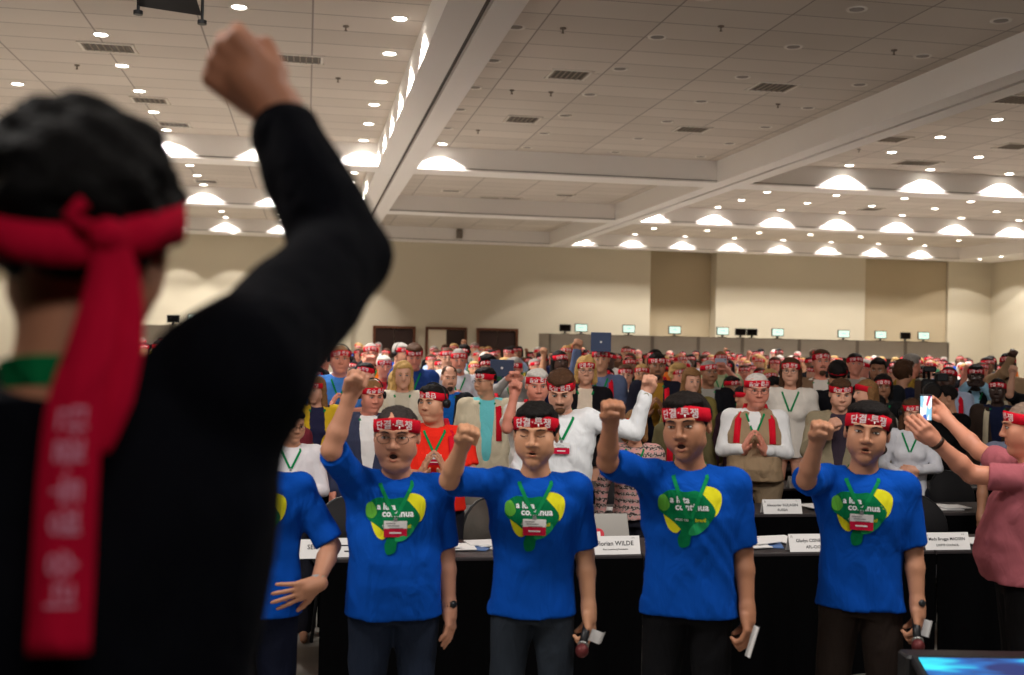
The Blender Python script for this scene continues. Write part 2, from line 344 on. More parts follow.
# black stage lamp hanging from the ceiling at the top
p = at_d(169, -2, 8.5); t = empty('hanging_stage_light', (p.x, p.y, p.z), 0, 'black hanging stage light with barn doors at the top edge', 'stage light')
M_black = mat('black_metal', srgb(26, 26, 28), 0.4)
mb = MB(); mb.box((0, 0, .12), (.34, .25, .22), bev=.03); mb.build('housing', M_black, t)
mb = MB(); mb.add([(-.2, -.1, .03), (.2, -.1, .0), (.23, .1, -.09), (-.24, .1, -.05), (-.2, -.1, .04), (.2, -.1, .01), (.23, .1, -.08), (-.24, .1, -.04)], [[0, 1, 2, 3], [7, 6, 5, 4], [0, 4, 5, 1], [1, 5, 6, 2], [2, 6, 7, 3], [3, 7, 4, 0]]); mb.build('barn_door', mat('barn_door_black', srgb(40, 38, 38), 0.5), t)
for sx, z in ((-.235, -.1), (.235, -.14)):
    mb = MB(); mb.tube([(sx, .1, .1), (sx, .1, z + .05), (sx, .1, z)], .012); mb.cyl((sx, .1, z), .035, .03, 12); mb.build('clamp', M_black, t)
mb = MB(); mb.tube([(0, 0, .2), (0, 0, HC - p.z)], .02); mb.build('drop_pipe', M_black, t)

# ------------------------------------------------------------------ interpreters' booths with screens on top
M_booth = mat('booth_fabric', srgb(168, 160, 148), 0.8, noise=0.06, nscale=5); M_bframe = mat('booth_frame', srgb(120, 112, 102), 0.5)
M_glass = mat('booth_glass', srgb(40, 36, 34), 0.08, spec=0.6); M_scr = mat('screen_lit', (.8, .95, .9), 0.4, emit=srgb(206, 238, 226), estr=.62); M_bezel = mat('screen_bezel', srgb(28, 28, 30), 0.4)
M_scrtxt = mat('screen_text', srgb(120, 150, 140), 0.6, emit=srgb(120, 160, 150), estr=.5)
YB = 32.0
def booth(x0, x1, top, label):
    w_ = x1 - x0; t = empty('interpreter_booth', ((x0 + x1) / 2, YB, 0), 0, label, 'booth', 'interpreter booths along the back')
    mb = MB(); mb.box((0, .75, top - .01), (w_, 1.5, .04)); mb.box((0, .0, top - .28), (w_ - .04, .06, .5)); mb.box((0, .02, .45), (w_ - .04, .06, .9))
    for sx in (-1, 1): mb.box((sx * (w_ / 2 - .02), .75, top / 2), (.03, 1.46, top - .05))
    mb.box((0, 1.46, top / 2), (w_, .04, top - .05)); mb.build('panel', M_booth, t)
    for sx in (-1, 1):
        mb = MB(); mb.box((sx * (w_ / 2 - .025), -.035, top / 2), (.05, .02, top)); mb.build('post', M_bframe, t)
    mb = MB(); mb.box((0, .01, (top - .53 + .9) / 2), (w_ - .1, .02, top - .53 - .9)); mb.build('window_pane', M_glass, t)
def screen(px, pybot, lit, label, yb=YB + .25, wpx=13.5):
    p = at_y(px, pybot, yb); wd = wpx * yb / F * 1.0; hh = wd * .62
    t = empty('monitor', (p.x, yb, BT + .011), 0, label, 'monitor', 'screens on top of the booths')
    mb = MB(); mb.box((0, 0, hh / 2 + .07), (wd, .05, hh), bev=.008); mb.build('casing', M_bezel, t)
    mb = MB(); mb.box((0, -.027, hh / 2 + .07), (wd - .05, .008, hh - .05)); s = mb.build('screen', M_scr if lit else mat('screen_dark', srgb(22, 20, 22), 0.2), t)
    if lit:
        mb = MB(); mb.box((0, -.0325, hh / 2 + .07), (wd * .45, .002, .02)); mb.box((0, -.0325, hh / 2 + .11), (wd * .3, .002, .01)); mb.build('text_line', M_scrtxt, s)
    mb = MB(); mb.box((0, .02, .04), (.06, .04, .08)); mb.box((0, .02, .008), (wd * .6, .16, .016)); mb.build('stand', M_bezel, t)
BT = at_y(750, 338.3, YB).z
xs_b = [at_y(p, 340, YB).x for p in (549, 595.5, 652, 698, 742, 799, 857, 905, 948.5)]
names = ['leftmost of the long row, against the doors', 'second from left of the long row', 'third from left of the long row', 'fourth from left of the long row', 'fifth from left, in the middle of the long row', 'sixth from left of the long row', 'third from the right end of the long row', 'second from the right end of the long row']
for i in range(8): booth(xs_b[i], xs_b[i + 1], BT, 'grey panelled interpreter booth, ' + names[i] + ('' if i < 7 else ''))
booth(at_y(120, 330, YB).x, at_y(172, 330, YB).x, BT, 'grey interpreter booth at far left, next to the dark head'); booth(at_y(172, 330, YB).x, at_y(226, 330, YB).x, BT, 'grey interpreter booth at far left, partly behind the raised dark sleeve')
for px, lit, l in [(565, 0, 'dark switched off monitor at the left end of the long booth row'), (581, 1, 'lit monitor at the left end of the long booth row'), (628.5, 1, 'lit monitor second from left on the long booth row'), (674.5, 1, 'lit monitor third from left on the long booth row'), (722.5, 1, 'lit monitor fourth from left, beside two dark ones'),
                   (740.5, 0, 'left of the two dark monitors standing side by side'), (752, 0, 'right of the two dark monitors standing side by side'), (777.5, 1, 'lit monitor right of the two dark ones'), (843.5, 1, 'lit monitor standing alone right of the middle of the booth row'), (880.5, 1, 'lit monitor third from the right end of the booth row'), (905.5, 0, 'dark monitor between the last two lit ones on the right'), (923.5, 1, 'lit monitor at the right end of the booth row'),
                   (173, 0, 'dark monitor left of the lit one on the far left booth'), (195, 1, 'lit monitor on the far left booth beside the dark head'), (218, 0, 'dark monitor on the far left booth next to the black sleeve')]:
    screen(px, 335, lit, l, wpx=13.5 if lit else 12)
# ------------------------------------------------------------------ rows of conference tables
M_drape = mat('black_tablecloth', srgb(7, 7, 8), 1.0, noise=0.2, nscale=3, spec=0.02, bump=0.4, bscale=4); M_top = mat('dark_table_top', srgb(50, 45, 46), 0.5, noise=0.1, nscale=10)
M_paper = mat('white_paper', srgb(232, 230, 228), 0.8); M_ink = mat('black_ink', srgb(30, 30, 34), 0.7)
rowY = [6.24, 7.66, 9.02, 10.4, 11.8, 13.2, 14.7, 16.2, 17.8, 19.4, 21.0, 22.6, 24.2]
TD = 0.55
def table(x0, x1, y, label):
    w_ = x1 - x0; t = empty('conference_table', ((x0 + x1) / 2, y + TD / 2, 0), 0, label, 'table', 'black draped conference tables')
    mb = MB(); mb.box((0, 0, .735), (w_ - .006, TD, .03), bev=.006); mb.build('tabletop', M_top, t)
    nx = max(8, int(w_ / .05)); vs = []
    for j, z in enumerate((.732, .5, .25, .02)):
        for i in range(nx + 1):
            x = -w_ / 2 + .004 + (w_ - .008) * i / nx; vs.append((x, -TD / 2 - .012 + (.006 + .008 * j) * math.sin(x * 31 + math.sin(x * 7) * 2) * (j > 0), z))
    fs = [[j * (nx + 1) + i, (j + 1) * (nx + 1) + i, (j + 1) * (nx + 1) + i + 1, j * (nx + 1) + i + 1] for j in range(3) for i in range(nx)]
    mb = MB(); mb.add(vs, fs)
    off = [(a, b + .006, c) for a, b, c in vs]; mb.add(off, [f[::-1] for f in fs]); mb.build('drape', M_drape, t, True)
    for sx in (-1, 1):
        mb = MB(); mb.tube([(sx * (w_ / 2 - .12), TD / 2 - .06, 0), (sx * (w_ / 2 - .12), TD / 2 - .06, .72)], .015); mb.tube([(sx * (w_ / 2 - .12), -TD / 2 + .06, 0), (sx * (w_ / 2 - .12), -TD / 2 + .06, .72)], .015); mb.build('leg', M_steel, t)
RN = ['front', 'second', 'third', 'fourth', 'fifth', 'sixth', 'seventh', 'eighth', 'ninth', 'tenth', 'eleventh', 'twelfth', 'thirteenth']
CN = ['leftmost', 'second from left', 'third from left', 'fourth from left', 'fifth from left', 'sixth from left', 'seventh from left', 'eighth from left', 'ninth from left', 'tenth from left', 'eleventh from left', 'twelfth from left']
TW = 1.83
for r, y in enumerate(rowY[:7]):
    xa = -1.55 - (y - 6.24) * .12; k = 0
    if r == 0: starts = [(-1.6, -0.02), (0.10, 1.93), (1.93, 3.76), (3.76, 5.2)]
    else: starts = [(xa + i * TW, xa + (i + 1) * TW) for i in range(int((y * .66 - xa) / TW) + 1)]
    for i, (a, b) in enumerate(starts): table(a, b, y, 'black draped long table, %s in the %s row of delegate tables' % (CN[i], RN[r]))
TZ = 0.751
def plate(px, py, row, lines, label, tilt=0.0, wpx=None, dy=0.05, yaw=0.0):
    y = rowY[row] + dy; p = at_y(px, py, y)
    t = empty('name_card', (p.x, y, TZ), yaw, label, 'name card', 'name cards on the tables')
    W_, H_, D = .297, .1, .035
    mb = MB(); mb.add([(-W_ / 2, -D, 0), (W_ / 2, -D, 0), (W_ / 2, 0, H_), (-W_ / 2, 0, H_), (-W_ / 2, D, 0), (W_ / 2, D, 0), (-W_ / 2, -D + .002, 0), (W_ / 2, -D + .002, 0), (W_ / 2, 0, H_ - .003), (-W_ / 2, 0, H_ - .003), (-W_ / 2, D - .002, 0), (W_ / 2, D - .002, 0)],
                      [[0, 1, 2, 3], [3, 2, 5, 4], [6, 9, 8, 7], [9, 10, 11, 8]]); mb.build('card', M_paper, t)
    u = Vector((0, D, H_)).normalized(); nn = Vector((0, -H_, D)).normalized()
    def fn(cz, cx=0): return lambda x, z: Vector((x + cx, 0, H_)) + u * (z - (1 - cz) * u.length * math.hypot(D, H_)) + nn * .0015
    mb = MB()
    if lines[0]: add_text(mb, lines[0], fn(.60, W_ * .3 if lines[0] == 'SEN' else 0), width=W_ * .80, height=.026, mi=0, bold=.009)
    else:
        for zz, ww in ((.60, .16), (.3, .09)): f_ = fn(zz); mb.add([f_(-ww / 2, -.003), f_(ww / 2, -.003), f_(ww / 2, .004), f_(-ww / 2, .004)], [[0, 1, 2, 3]])
    if len(lines) > 1 and lines[1]: add_text(mb, lines[1], fn(.27), width=W_ * .5, height=.016 if len(lines[1]) > 7 else .018, mi=0, bold=.01)
    add_text(mb, '\u0266', fn(.85, -.13), height=.016, mi=0); add_text(mb, '2018', fn(.88, .11), height=.006, mi=0)
    mb.build('lettering', M_ink, t)
plate(614, 560, 0, ['Florian WILDE', 'Rosa Luxemburg Foundation'], 'white folded name card reading Florian WILDE in front of the open laptop', yaw=.03)
plate(811, 560, 0, ['Gladys CISNEROS', 'AFL-CIO'], 'white folded name card reading Gladys, half hidden by the rightmost blue shirt')
plate(945, 560, 0, ['Mads Brugge MADSEN', 'LO/FTF COUNCIL'], 'white folded name card reading Mads Brugge MADSEN at the right of the front table')
plate(781, 523, 1, ['Alexander KULAGIN', 'RUSSIA'], 'white folded name card reading Alexander KULAGIN before the man in the beige vest')
plate(804, 497, 2, ['Tatiana N', ''], 'white folded name card in the third row reading Tatiana, left of the raised elbow', dy=.06)
plate(296, 567, 0, ['SEN', ''], 'white folded name card ending in SEN beside the leftmost blue shirt')
plate(352, 567, 0, ['', ''], 'white blank looking name card left of the man with glasses in blue', dy=.08)
plate(915, 441, 4, ['', ''], 'small white name card below the phone in the fifth row')
plate(478, 442, 4, ['', ''], 'small white name card left of the grey round chair backs, upper one'); plate(487, 465, 3, ['', ''], 'small white name card left of the grey round chair backs, lower one')
plate(794, 425, 5, ['', ''], 'small white name card beside the khaki blazer')
plate(790, 382, 6, ['', ''], 'tiny white card behind the beige vest')
def laptop(px, row, label, col, lit=False, dy=.16, wpx=None, yaw=0.0):
    y = rowY[row] + dy; p = at_y(px, 550, y); t = empty('laptop', (p.x, y, TZ), yaw, label, 'laptop')
    m = mat('laptop_' + col, {'silver': srgb(128, 124, 118), 'black': srgb(30, 30, 32)}[col], 0.35, metal=.3)
    mb = MB(); mb.box((0, .16, .008), (.34, .235, .014), bev=.004); mb.build('base', m, t)
    R = Matrix.Rotation(-.42, 3, 'X'); mb = MB(); mb.box(Vector((0, .035, .012)) + R @ Vector((0, 0, .10)), (.34, .008, .20), M=R, bev=.003); l = mb.build('lid', m, t)
    if col == 'black': return
    mb = MB(); mb.cyl(Vector((-.02, .03, .012)) + R @ Vector((0, -.006, .075)), .034, .004, 20, M=R @ Matrix.Rotation(math.pi / 2, 3, 'X')); mb.box(Vector((-.02, .03, .012)) + R @ Vector((0, -.009, .075)), (.02, .002, .028), 1, M=R); mb.build('sticker', [mat('sticker_red', srgb(190, 30, 50), .5), M_paper], l)
    mb = MB(); mb.box((0, .17, .0155), (.3, .12, .002)); mb.build('keyboard', M_ink, t)
laptop(604, 0, 'open silver laptop with round red sticker behind the Florian WILDE card', 'silver')
laptop(688, 1, 'open black laptop in the second row behind the tall man in blue', 'black')
def papers(px, row, n, label, dy=.25, seed=0, tint=None):
    rnd = random.Random(seed); y = rowY[row] + dy; p = at_y(px, 545, y); t = empty('paper_stack', (p.x, y, TZ), 0, label, 'papers', 'papers on the tables')
    for i in range(n):
        M = Matrix.Rotation(rnd.uniform(-.6, .6), 3, 'Z'); mb = MB(); mb.box((rnd.uniform(-.12, .12), rnd.uniform(-.05, .05), .004 + i * .006), (.21, .15 + .06 * rnd.random(), .005), M=M)
        mb.build('sheet', tint if tint and i == 0 else M_paper, t)
M_bluep = mat('leaflet_blue', srgb(90, 120, 170), .6)
papers(459, 0, 4, 'loose white papers on the front table between the first two men in blue', seed=1, tint=M_bluep); papers(480, 0, 3, 'crumpled white papers at the left elbow of the second man in blue', seed=2, dy=.35)
papers(762, 0, 4, 'printed leaflets on the front table left of the Gladys card', seed=3, tint=M_bluep); papers(772, 0, 2, 'white sheet on the front table right beside the leaflets', seed=5, dy=.4)
papers(818, 1, 4, 'stack of white papers right of the Alexander KULAGIN card', seed=6); papers(630, 1, 3, 'white papers on the second row behind the open laptop', seed=7); papers(905, 1, 4, 'white papers on the second row below the woman in a white blouse', seed=8); papers(945, 1, 3, 'open magazine on the second row at the right of the blouse', seed=9)
papers(980, 0, 3, 'magazines on the front table beside the man in pink', seed=10); papers(665, 0, 2, 'small white box and note by the laptop on the front table', seed=11)
papers(300, 1, 2, 'white papers on the second row at the far left', seed=12); papers(340, 1, 2, 'white papers left of the raised bare arm', seed=13); papers(520, 2, 3, 'white papers in the third row behind the second man in blue', seed=14)
# red cap-like cloth triangle at right, a paper cup
p = at_y(993, 556, rowY[0] + .2); mb = MB(); mb.add([(-.05, 0, 0), (.05, 0, 0), (.0, .02, .1), (0, .08, 0)], [[0, 1, 2], [1, 3, 2], [3, 0, 2], [0, 3, 1]]); tag(mb.build('folded_flag', mat('flag_red', srgb(200, 30, 40), .7), loc=(p.x, rowY[0] + .2, TZ)), 'small red folded paper flag standing by the man in pink', 'flag')
# chairs
M_chair_g = mat('chair_grey_fabric', srgb(112, 106, 98), 0.8, bump=.2, bscale=40); M_chair_b = mat('chair_black_fabric', srgb(32, 31, 33), 0.8)
def chair_proto(m):
    t = empty('office_chair', (0, 0, 0))
    mb = MB(); n = 22
    # rounded shell back (egg shaped) facing -Y
    vs = []; fs = []
    for side, yo in ((0, 0.0), (1, .035)):
        vs.append((0, .22 + yo + (.02 if side else -.0), .80))
        for k in range(n):
            a = 2 * math.pi * k / n; x = .235 * math.cos(a); z = .80 + .27 * math.sin(a) * (1 if math.sin(a) > 0 else .8)
            vs.append((x, .22 - .10 * (x / .235) ** 2 + yo, z))
    for k in range(n): fs += [[0, 1 + k, 1 + (k + 1) % n][::-1], [n + 1, n + 2 + k, n + 2 + (k + 1) % n], [1 + k, 1 + (k + 1) % n, n + 2 + (k + 1) % n, n + 2 + k]]
    mb.add(vs, fs); mb.build('backrest', m, t, True)
    mb = MB(); pts = [(.238 * math.cos(2 * math.pi * k / 24), .235 - .10 * math.cos(2 * math.pi * k / 24) ** 2, .80 + .273 * math.sin(2 * math.pi * k / 24) * (1 if k < 12 else .8)) for k in range(25)]; mb.tube(pts, .012, 6, cap=False); mb.build('back_rim', M_black, t, True)
    mb = MB(); mb.box((0, -.02, .46), (.47, .46, .07), bev=.03); mb.build('seat', m, t)
    for sx in (-1, 1):
        for sy in (-1, 1):
            mb = MB(); mb.tube([(sx * .19, sy * .18, .44), (sx * .22, sy * .22, 0)], .013); mb.build('leg', M_black, t)
        mb = MB(); mb.tube([(sx * .24, .15, .72), (sx * .27, .02, .68), (sx * .27, -.12, .66), (sx * .23, -.14, .45)], .014); mb.build('armrest', M_black, t, True)
    return t
CH = {'g': chair_proto(M_chair_g), 'b': chair_proto(M_chair_b)}; used_ch = set()
# low confidence monitor lying before the stage, at the bottom right
p0 = at_d(987, 650, 4.25); t = empty('floor_monitor', (p0.x + .12, p0.y - .1, 0), -.16, 'flat floor monitor with a glowing blue screen at the bottom right corner', 'monitor')
hz = p0.z
mb = MB(); mb.box((0, .03, hz / 2 - .02), (.95, .10, hz + .04), bev=.01); mb.box((0, -.28, hz * .3), (.9, .55, hz * .6), bev=.02); mb.build('cabinet', M_black, t)
R = Matrix.Rotation(.35, 3, 'X'); 
mb = MB(); mb.box((0, -.27, hz - .11), (.92, .58, .03), M=R, bev=.008); fr = mb.build('bezel', M_bezel, t)
m = bpy.data.materials.new('screen_blue_picture'); m.use_nodes = True; nt = m.node_tree; b = nt.nodes['Principled BSDF']; N = nt.nodes.new
tc = N('ShaderNodeTexCoord'); mp = N('ShaderNodeMapping'); mp.inputs['Scale'].default_value = (2.2, 9, 9); no = N('ShaderNodeTexNoise'); no.inputs['Scale'].default_value = 1.6; cr = N('ShaderNodeValToRGB')
cr.color_ramp.elements[0].position = .38; cr.color_ramp.elements[0].color = (*srgb(8, 30, 90), 1); cr.color_ramp.elements[1].position = .7; cr.color_ramp.elements[1].color = (*srgb(40, 200, 215), 1); e = cr.color_ramp.elements.new(.52); e.color = (*srgb(10, 90, 160), 1)
nt.links.new(tc.outputs['Object'], mp.inputs[0]); nt.links.new(mp.outputs[0], no.inputs['Vector']); nt.links.new(no.outputs['Fac'], cr.inputs[0]); nt.links.new(cr.outputs[0], b.inputs['Emission Color']); b.inputs['Emission Strength'].default_value = 1.0; b.inputs['Base Color'].default_value = (0, 0, 0, 1)
mb = MB(); mb.box(Vector((0, -.27, hz - .11)) + R @ Vector((0, 0, .017)), (.87, .53, .003), M=R); mb.build('screen', m, fr)
# the stage the camera and the near man stand on
mb = MB(); mb.box((2, -.95, .2), (16, 5.1, .40)); struct('trim_40', mb, mat('stage_deck', srgb(24, 22, 22), .7))
# ------------------------------------------------------------------ implicit bodies: blended shapes meshed on a fine grid
def axis_grid(lo, hi, base, fines):       # fines: [(a, b, step)]
    pts = [lo]; x = lo
    while x < hi:
        st = base
        for a, b, h in fines:
            if a - base <= x <= b: st = min(st, h)
        x += st; pts.append(x)
    return np.array(pts, np.float32)
class Field:
    def __init__(s, xs, ys, zs):
        s.xs, s.ys, s.zs = xs, ys, zs; s.d = np.full((len(xs), len(ys), len(zs)), 1.0, np.float32)
    def sub(s, lo, hi):
        i = [(max(0, int(np.searchsorted(a, l)) - 1), min(len(a), int(np.searchsorted(a, h)) + 1)) for a, l, h in zip((s.xs, s.ys, s.zs), lo, hi)]
        if any(b - a < 1 for a, b in i): return None
        sl = tuple(slice(a, b) for a, b in i)
        return sl, s.xs[sl[0]][:, None, None], s.ys[sl[1]][None, :, None], s.zs[sl[2]][None, None, :]
    def op(s, sl, d, k, mode):
        a = s.d[sl]
        if mode == 'add':
            if k > 0: h = np.clip(.5 + .5 * (a - d) / k, 0, 1); s.d[sl] = a * (1 - h) + d * h - k * h * (1 - h)
            else: s.d[sl] = np.minimum(a, d)
        elif mode == 'cut':
            if k > 0: h = np.clip(.5 - .5 * (a + d) / k, 0, 1); s.d[sl] = a * (1 - h) - d * h + k * h * (1 - h)
            else: s.d[sl] = np.maximum(a, -d)
        elif mode == 'and': s.d[sl] = np.maximum(a, d)
    def cap(s, a, b, ra, rb, k=.02, mode='add', flat=None):   # tapered capsule; flat=(y-scale) squashes depth
        m = max(ra, rb) + k + .03; lo = [min(a[i], b[i]) - m for i in range(3)]; hi = [max(a[i], b[i]) + m for i in range(3)]
        r = s.sub(lo, hi)
        if r is None: return
        sl, X, Y, Z = r; fy = flat or 1.0
        ba = [b[0] - a[0], (b[1] - a[1]) / fy, b[2] - a[2]]; L = sum(c * c for c in ba) + 1e-9
        px, py, pz = X - a[0], (Y - a[1]) / fy, Z - a[2]
        h = np.clip((px * ba[0] + py * ba[1] + pz * ba[2]) / L, 0, 1)
        d = np.sqrt((px - h * ba[0]) ** 2 + (py - h * ba[1]) ** 2 + (pz - h * ba[2]) ** 2) - (ra + (rb - ra) * h)
        s.op(sl, d * min(1, fy) if flat else d, k, mode)
    def ell(s, c, r, k=.02, mode='add', R=None, pad=.03):
        m = max(r) + k + pad; q = s.sub([c[i] - m for i in range(3)], [c[i] + m for i in range(3)])
        if q is None: return
        sl, X, Y, Z = q; x, y, z = X - c[0], Y - c[1], Z - c[2]
        if R is not None: x, y, z = [R[0][j] * x + R[1][j] * y + R[2][j] * z for j in range(3)]
        k0 = np.sqrt((x / r[0]) ** 2 + (y / r[1]) ** 2 + (z / r[2]) ** 2); k1 = np.sqrt((x / r[0] ** 2) ** 2 + (y / r[1] ** 2) ** 2 + (z / r[2] ** 2) ** 2) + 1e-6
        s.op(sl, k0 * (k0 - 1) / k1, k, mode)
    def cone(s, c0, r0, c1, r1, k=.02, mode='add'):   # vertical elliptical loft (x,y radii) between two heights, rounded
        lo = [min(c0[0] - r0[0], c1[0] - r1[0]) - .08, min(c0[1] - r0[1], c1[1] - r1[1]) - .08, min(c0[2], c1[2]) - .08]
        hi = [max(c0[0] + r0[0], c1[0] + r1[0]) + .08, max(c0[1] + r0[1], c1[1] + r1[1]) + .08, max(c0[2], c1[2]) + .08]
        q = s.sub(lo, hi)
        if q is None: return
        sl, X, Y, Z = q; t = np.clip((Z - c0[2]) / (c1[2] - c0[2]), 0, 1); t2 = t
        cx = c0[0] + (c1[0] - c0[0]) * t2; cy = c0[1] + (c1[1] - c0[1]) * t2; rx = r0[0] + (r1[0] - r0[0]) * t2; ry = r0[1] + (r1[1] - r0[1]) * t2
        u, v = (X - cx) / rx, (Y - cy) / ry; q_ = (np.abs(u) ** 2.5 + np.abs(v) ** 2.5) ** .4
        d = (q_ - 1) * np.minimum(rx, ry); dz = np.abs(Z - (c0[2] + c1[2]) / 2) - abs(c1[2] - c0[2]) / 2
        s.op(sl, np.maximum(d, dz), k, mode)
    def loft(s, st, k=.02, mode='add', pw=2.5):     # st: [(cx, cy, z, rx, ry)] rising z
        st = sorted(st, key=lambda q: q[2]); rm = max(max(q[3], q[4]) for q in st) + .06
        q = s.sub([min(a[0] for a in st) - rm, min(a[1] for a in st) - rm, st[0][2] - .06], [max(a[0] for a in st) + rm, max(a[1] for a in st) + rm, st[-1][2] + .06])
        if q is None: return
        sl, X, Y, Z = q; zz = [a[2] for a in st]; I = lambda j: np.interp(Z.ravel(), zz, [a[j] for a in st]).reshape(Z.shape).astype(np.float32)
        rx, ry = I(3), I(4); u, v = (X - I(0)) / rx, (Y - I(1)) / ry; q_ = (np.abs(u) ** pw + np.abs(v) ** pw) ** (1 / pw)
        d = (q_ - 1) * np.minimum(rx, ry); dz = np.abs(Z - (zz[0] + zz[-1]) / 2) - (zz[-1] - zz[0]) / 2
        s.op(sl, np.maximum(d, dz), k, mode)
    def plane(s, fn, region=None):
        sl = (slice(None),) * 3; s.d = np.maximum(s.d, fn(s.xs[:, None, None], s.ys[None, :, None], s.zs[None, None, :]))
    def mesh(s, name, mats, M=None, mati=None):
        d = s.d; nx, ny, nz = d.shape; ins = d < 0
        if not ins.any(): return None
        c = np.zeros((nx - 1, ny - 1, nz - 1), np.int8)
        for i in (0, 1):
            for j in (0, 1):
                for k in (0, 1): c += ins[i:nx - 1 + i, j:ny - 1 + j, k:nz - 1 + k]
        act = (c > 0) & (c < 8); idx = np.argwhere(act); I, J, K = idx.T
        num = np.full(act.shape, -1, np.int64); num[I, J, K] = np.arange(len(I))
        acc = np.zeros((len(I), 3), np.float32); cnt = np.zeros(len(I), np.float32)
        A = (s.xs, s.ys, s.zs)
        for ax in range(3):
            o = [a for a in range(3) if a != ax]
            for u in (0, 1):
                for v in (0, 1):
                    p = [I.copy(), J.copy(), K.copy()]; p[o[0]] = p[o[0]] + u; p[o[1]] = p[o[1]] + v
                    q = [x.copy() for x in p]; q[ax] = q[ax] + 1
                    d0 = d[p[0], p[1], p[2]]; d1 = d[q[0], q[1], q[2]]; m = (d0 < 0) != (d1 < 0)
                    t = np.where(m, d0 / np.where(d0 - d1 == 0, 1, d0 - d1), 0)
                    P = np.stack([A[0][p[0]], A[1][p[1]], A[2][p[2]]], 1).astype(np.float32); P[:, ax] += t * (A[ax][q[ax]] - A[ax][p[ax]])
                    acc[m] += P[m]; cnt[m] += 1
        V = acc / cnt[:, None]; Fs = []
        for ax in range(3):
            o = [(ax + 1) % 3, (ax + 2) % 3]
            a = [slice(None)] * 3; b = [slice(None)] * 3
            for t in o: a[t] = slice(1, -1); b[t] = slice(1, -1)
            a[ax] = slice(0, -1); b[ax] = slice(1, None)
            ia, ib = ins[tuple(a)], ins[tuple(b)]; e = np.argwhere(ia != ib); fl = ia[tuple(e.T)]
            for t in o: e[:, t] += 1
            def cell(u, v): q = e.copy(); q[:, o[0]] -= u; q[:, o[1]] -= v; return num[q[:, 0], q[:, 1], q[:, 2]]
            Q = np.stack([cell(1, 1), cell(0, 1), cell(0, 0), cell(1, 0)], 1); Q[~fl] = Q[~fl][:, ::-1]; Fs.append(Q)
        Q = np.concatenate(Fs); Q = Q[(Q >= 0).all(1)]
        if M is not None: V = V @ np.array(M)[:3, :3].T.astype(np.float32) + np.array(M)[:3, 3].astype(np.float32)
        me = bpy.data.meshes.new(name); me.vertices.add(len(V)); me.vertices.foreach_set('co', V.ravel()); me.loops.add(Q.size); me.loops.foreach_set('vertex_index', Q.ravel().astype(np.int32))
        me.polygons.add(len(Q)); me.polygons.foreach_set('loop_start', np.arange(0, Q.size, 4, dtype=np.int32)); me.update(calc_edges=True)
        me.polygons.foreach_set('use_smooth', np.ones(len(Q), bool))
        for m_ in mats: me.materials.append(m_)
        me.validate(); return me
def V3(*a): return Vector(a)
def noise3(X, Y, Z, seed, sc=1.0):
    r = random.Random(seed); o = 0
    for i in range(5):
        a, b, c, p = [r.uniform(-1, 1) for _ in range(3)] + [r.uniform(0, 6)]; f = (12 + 9 * i) * sc; o = o + np.sin((a * X + b * Y + c * Z) * f + p) / (1 + .5 * i)
    return o / 3

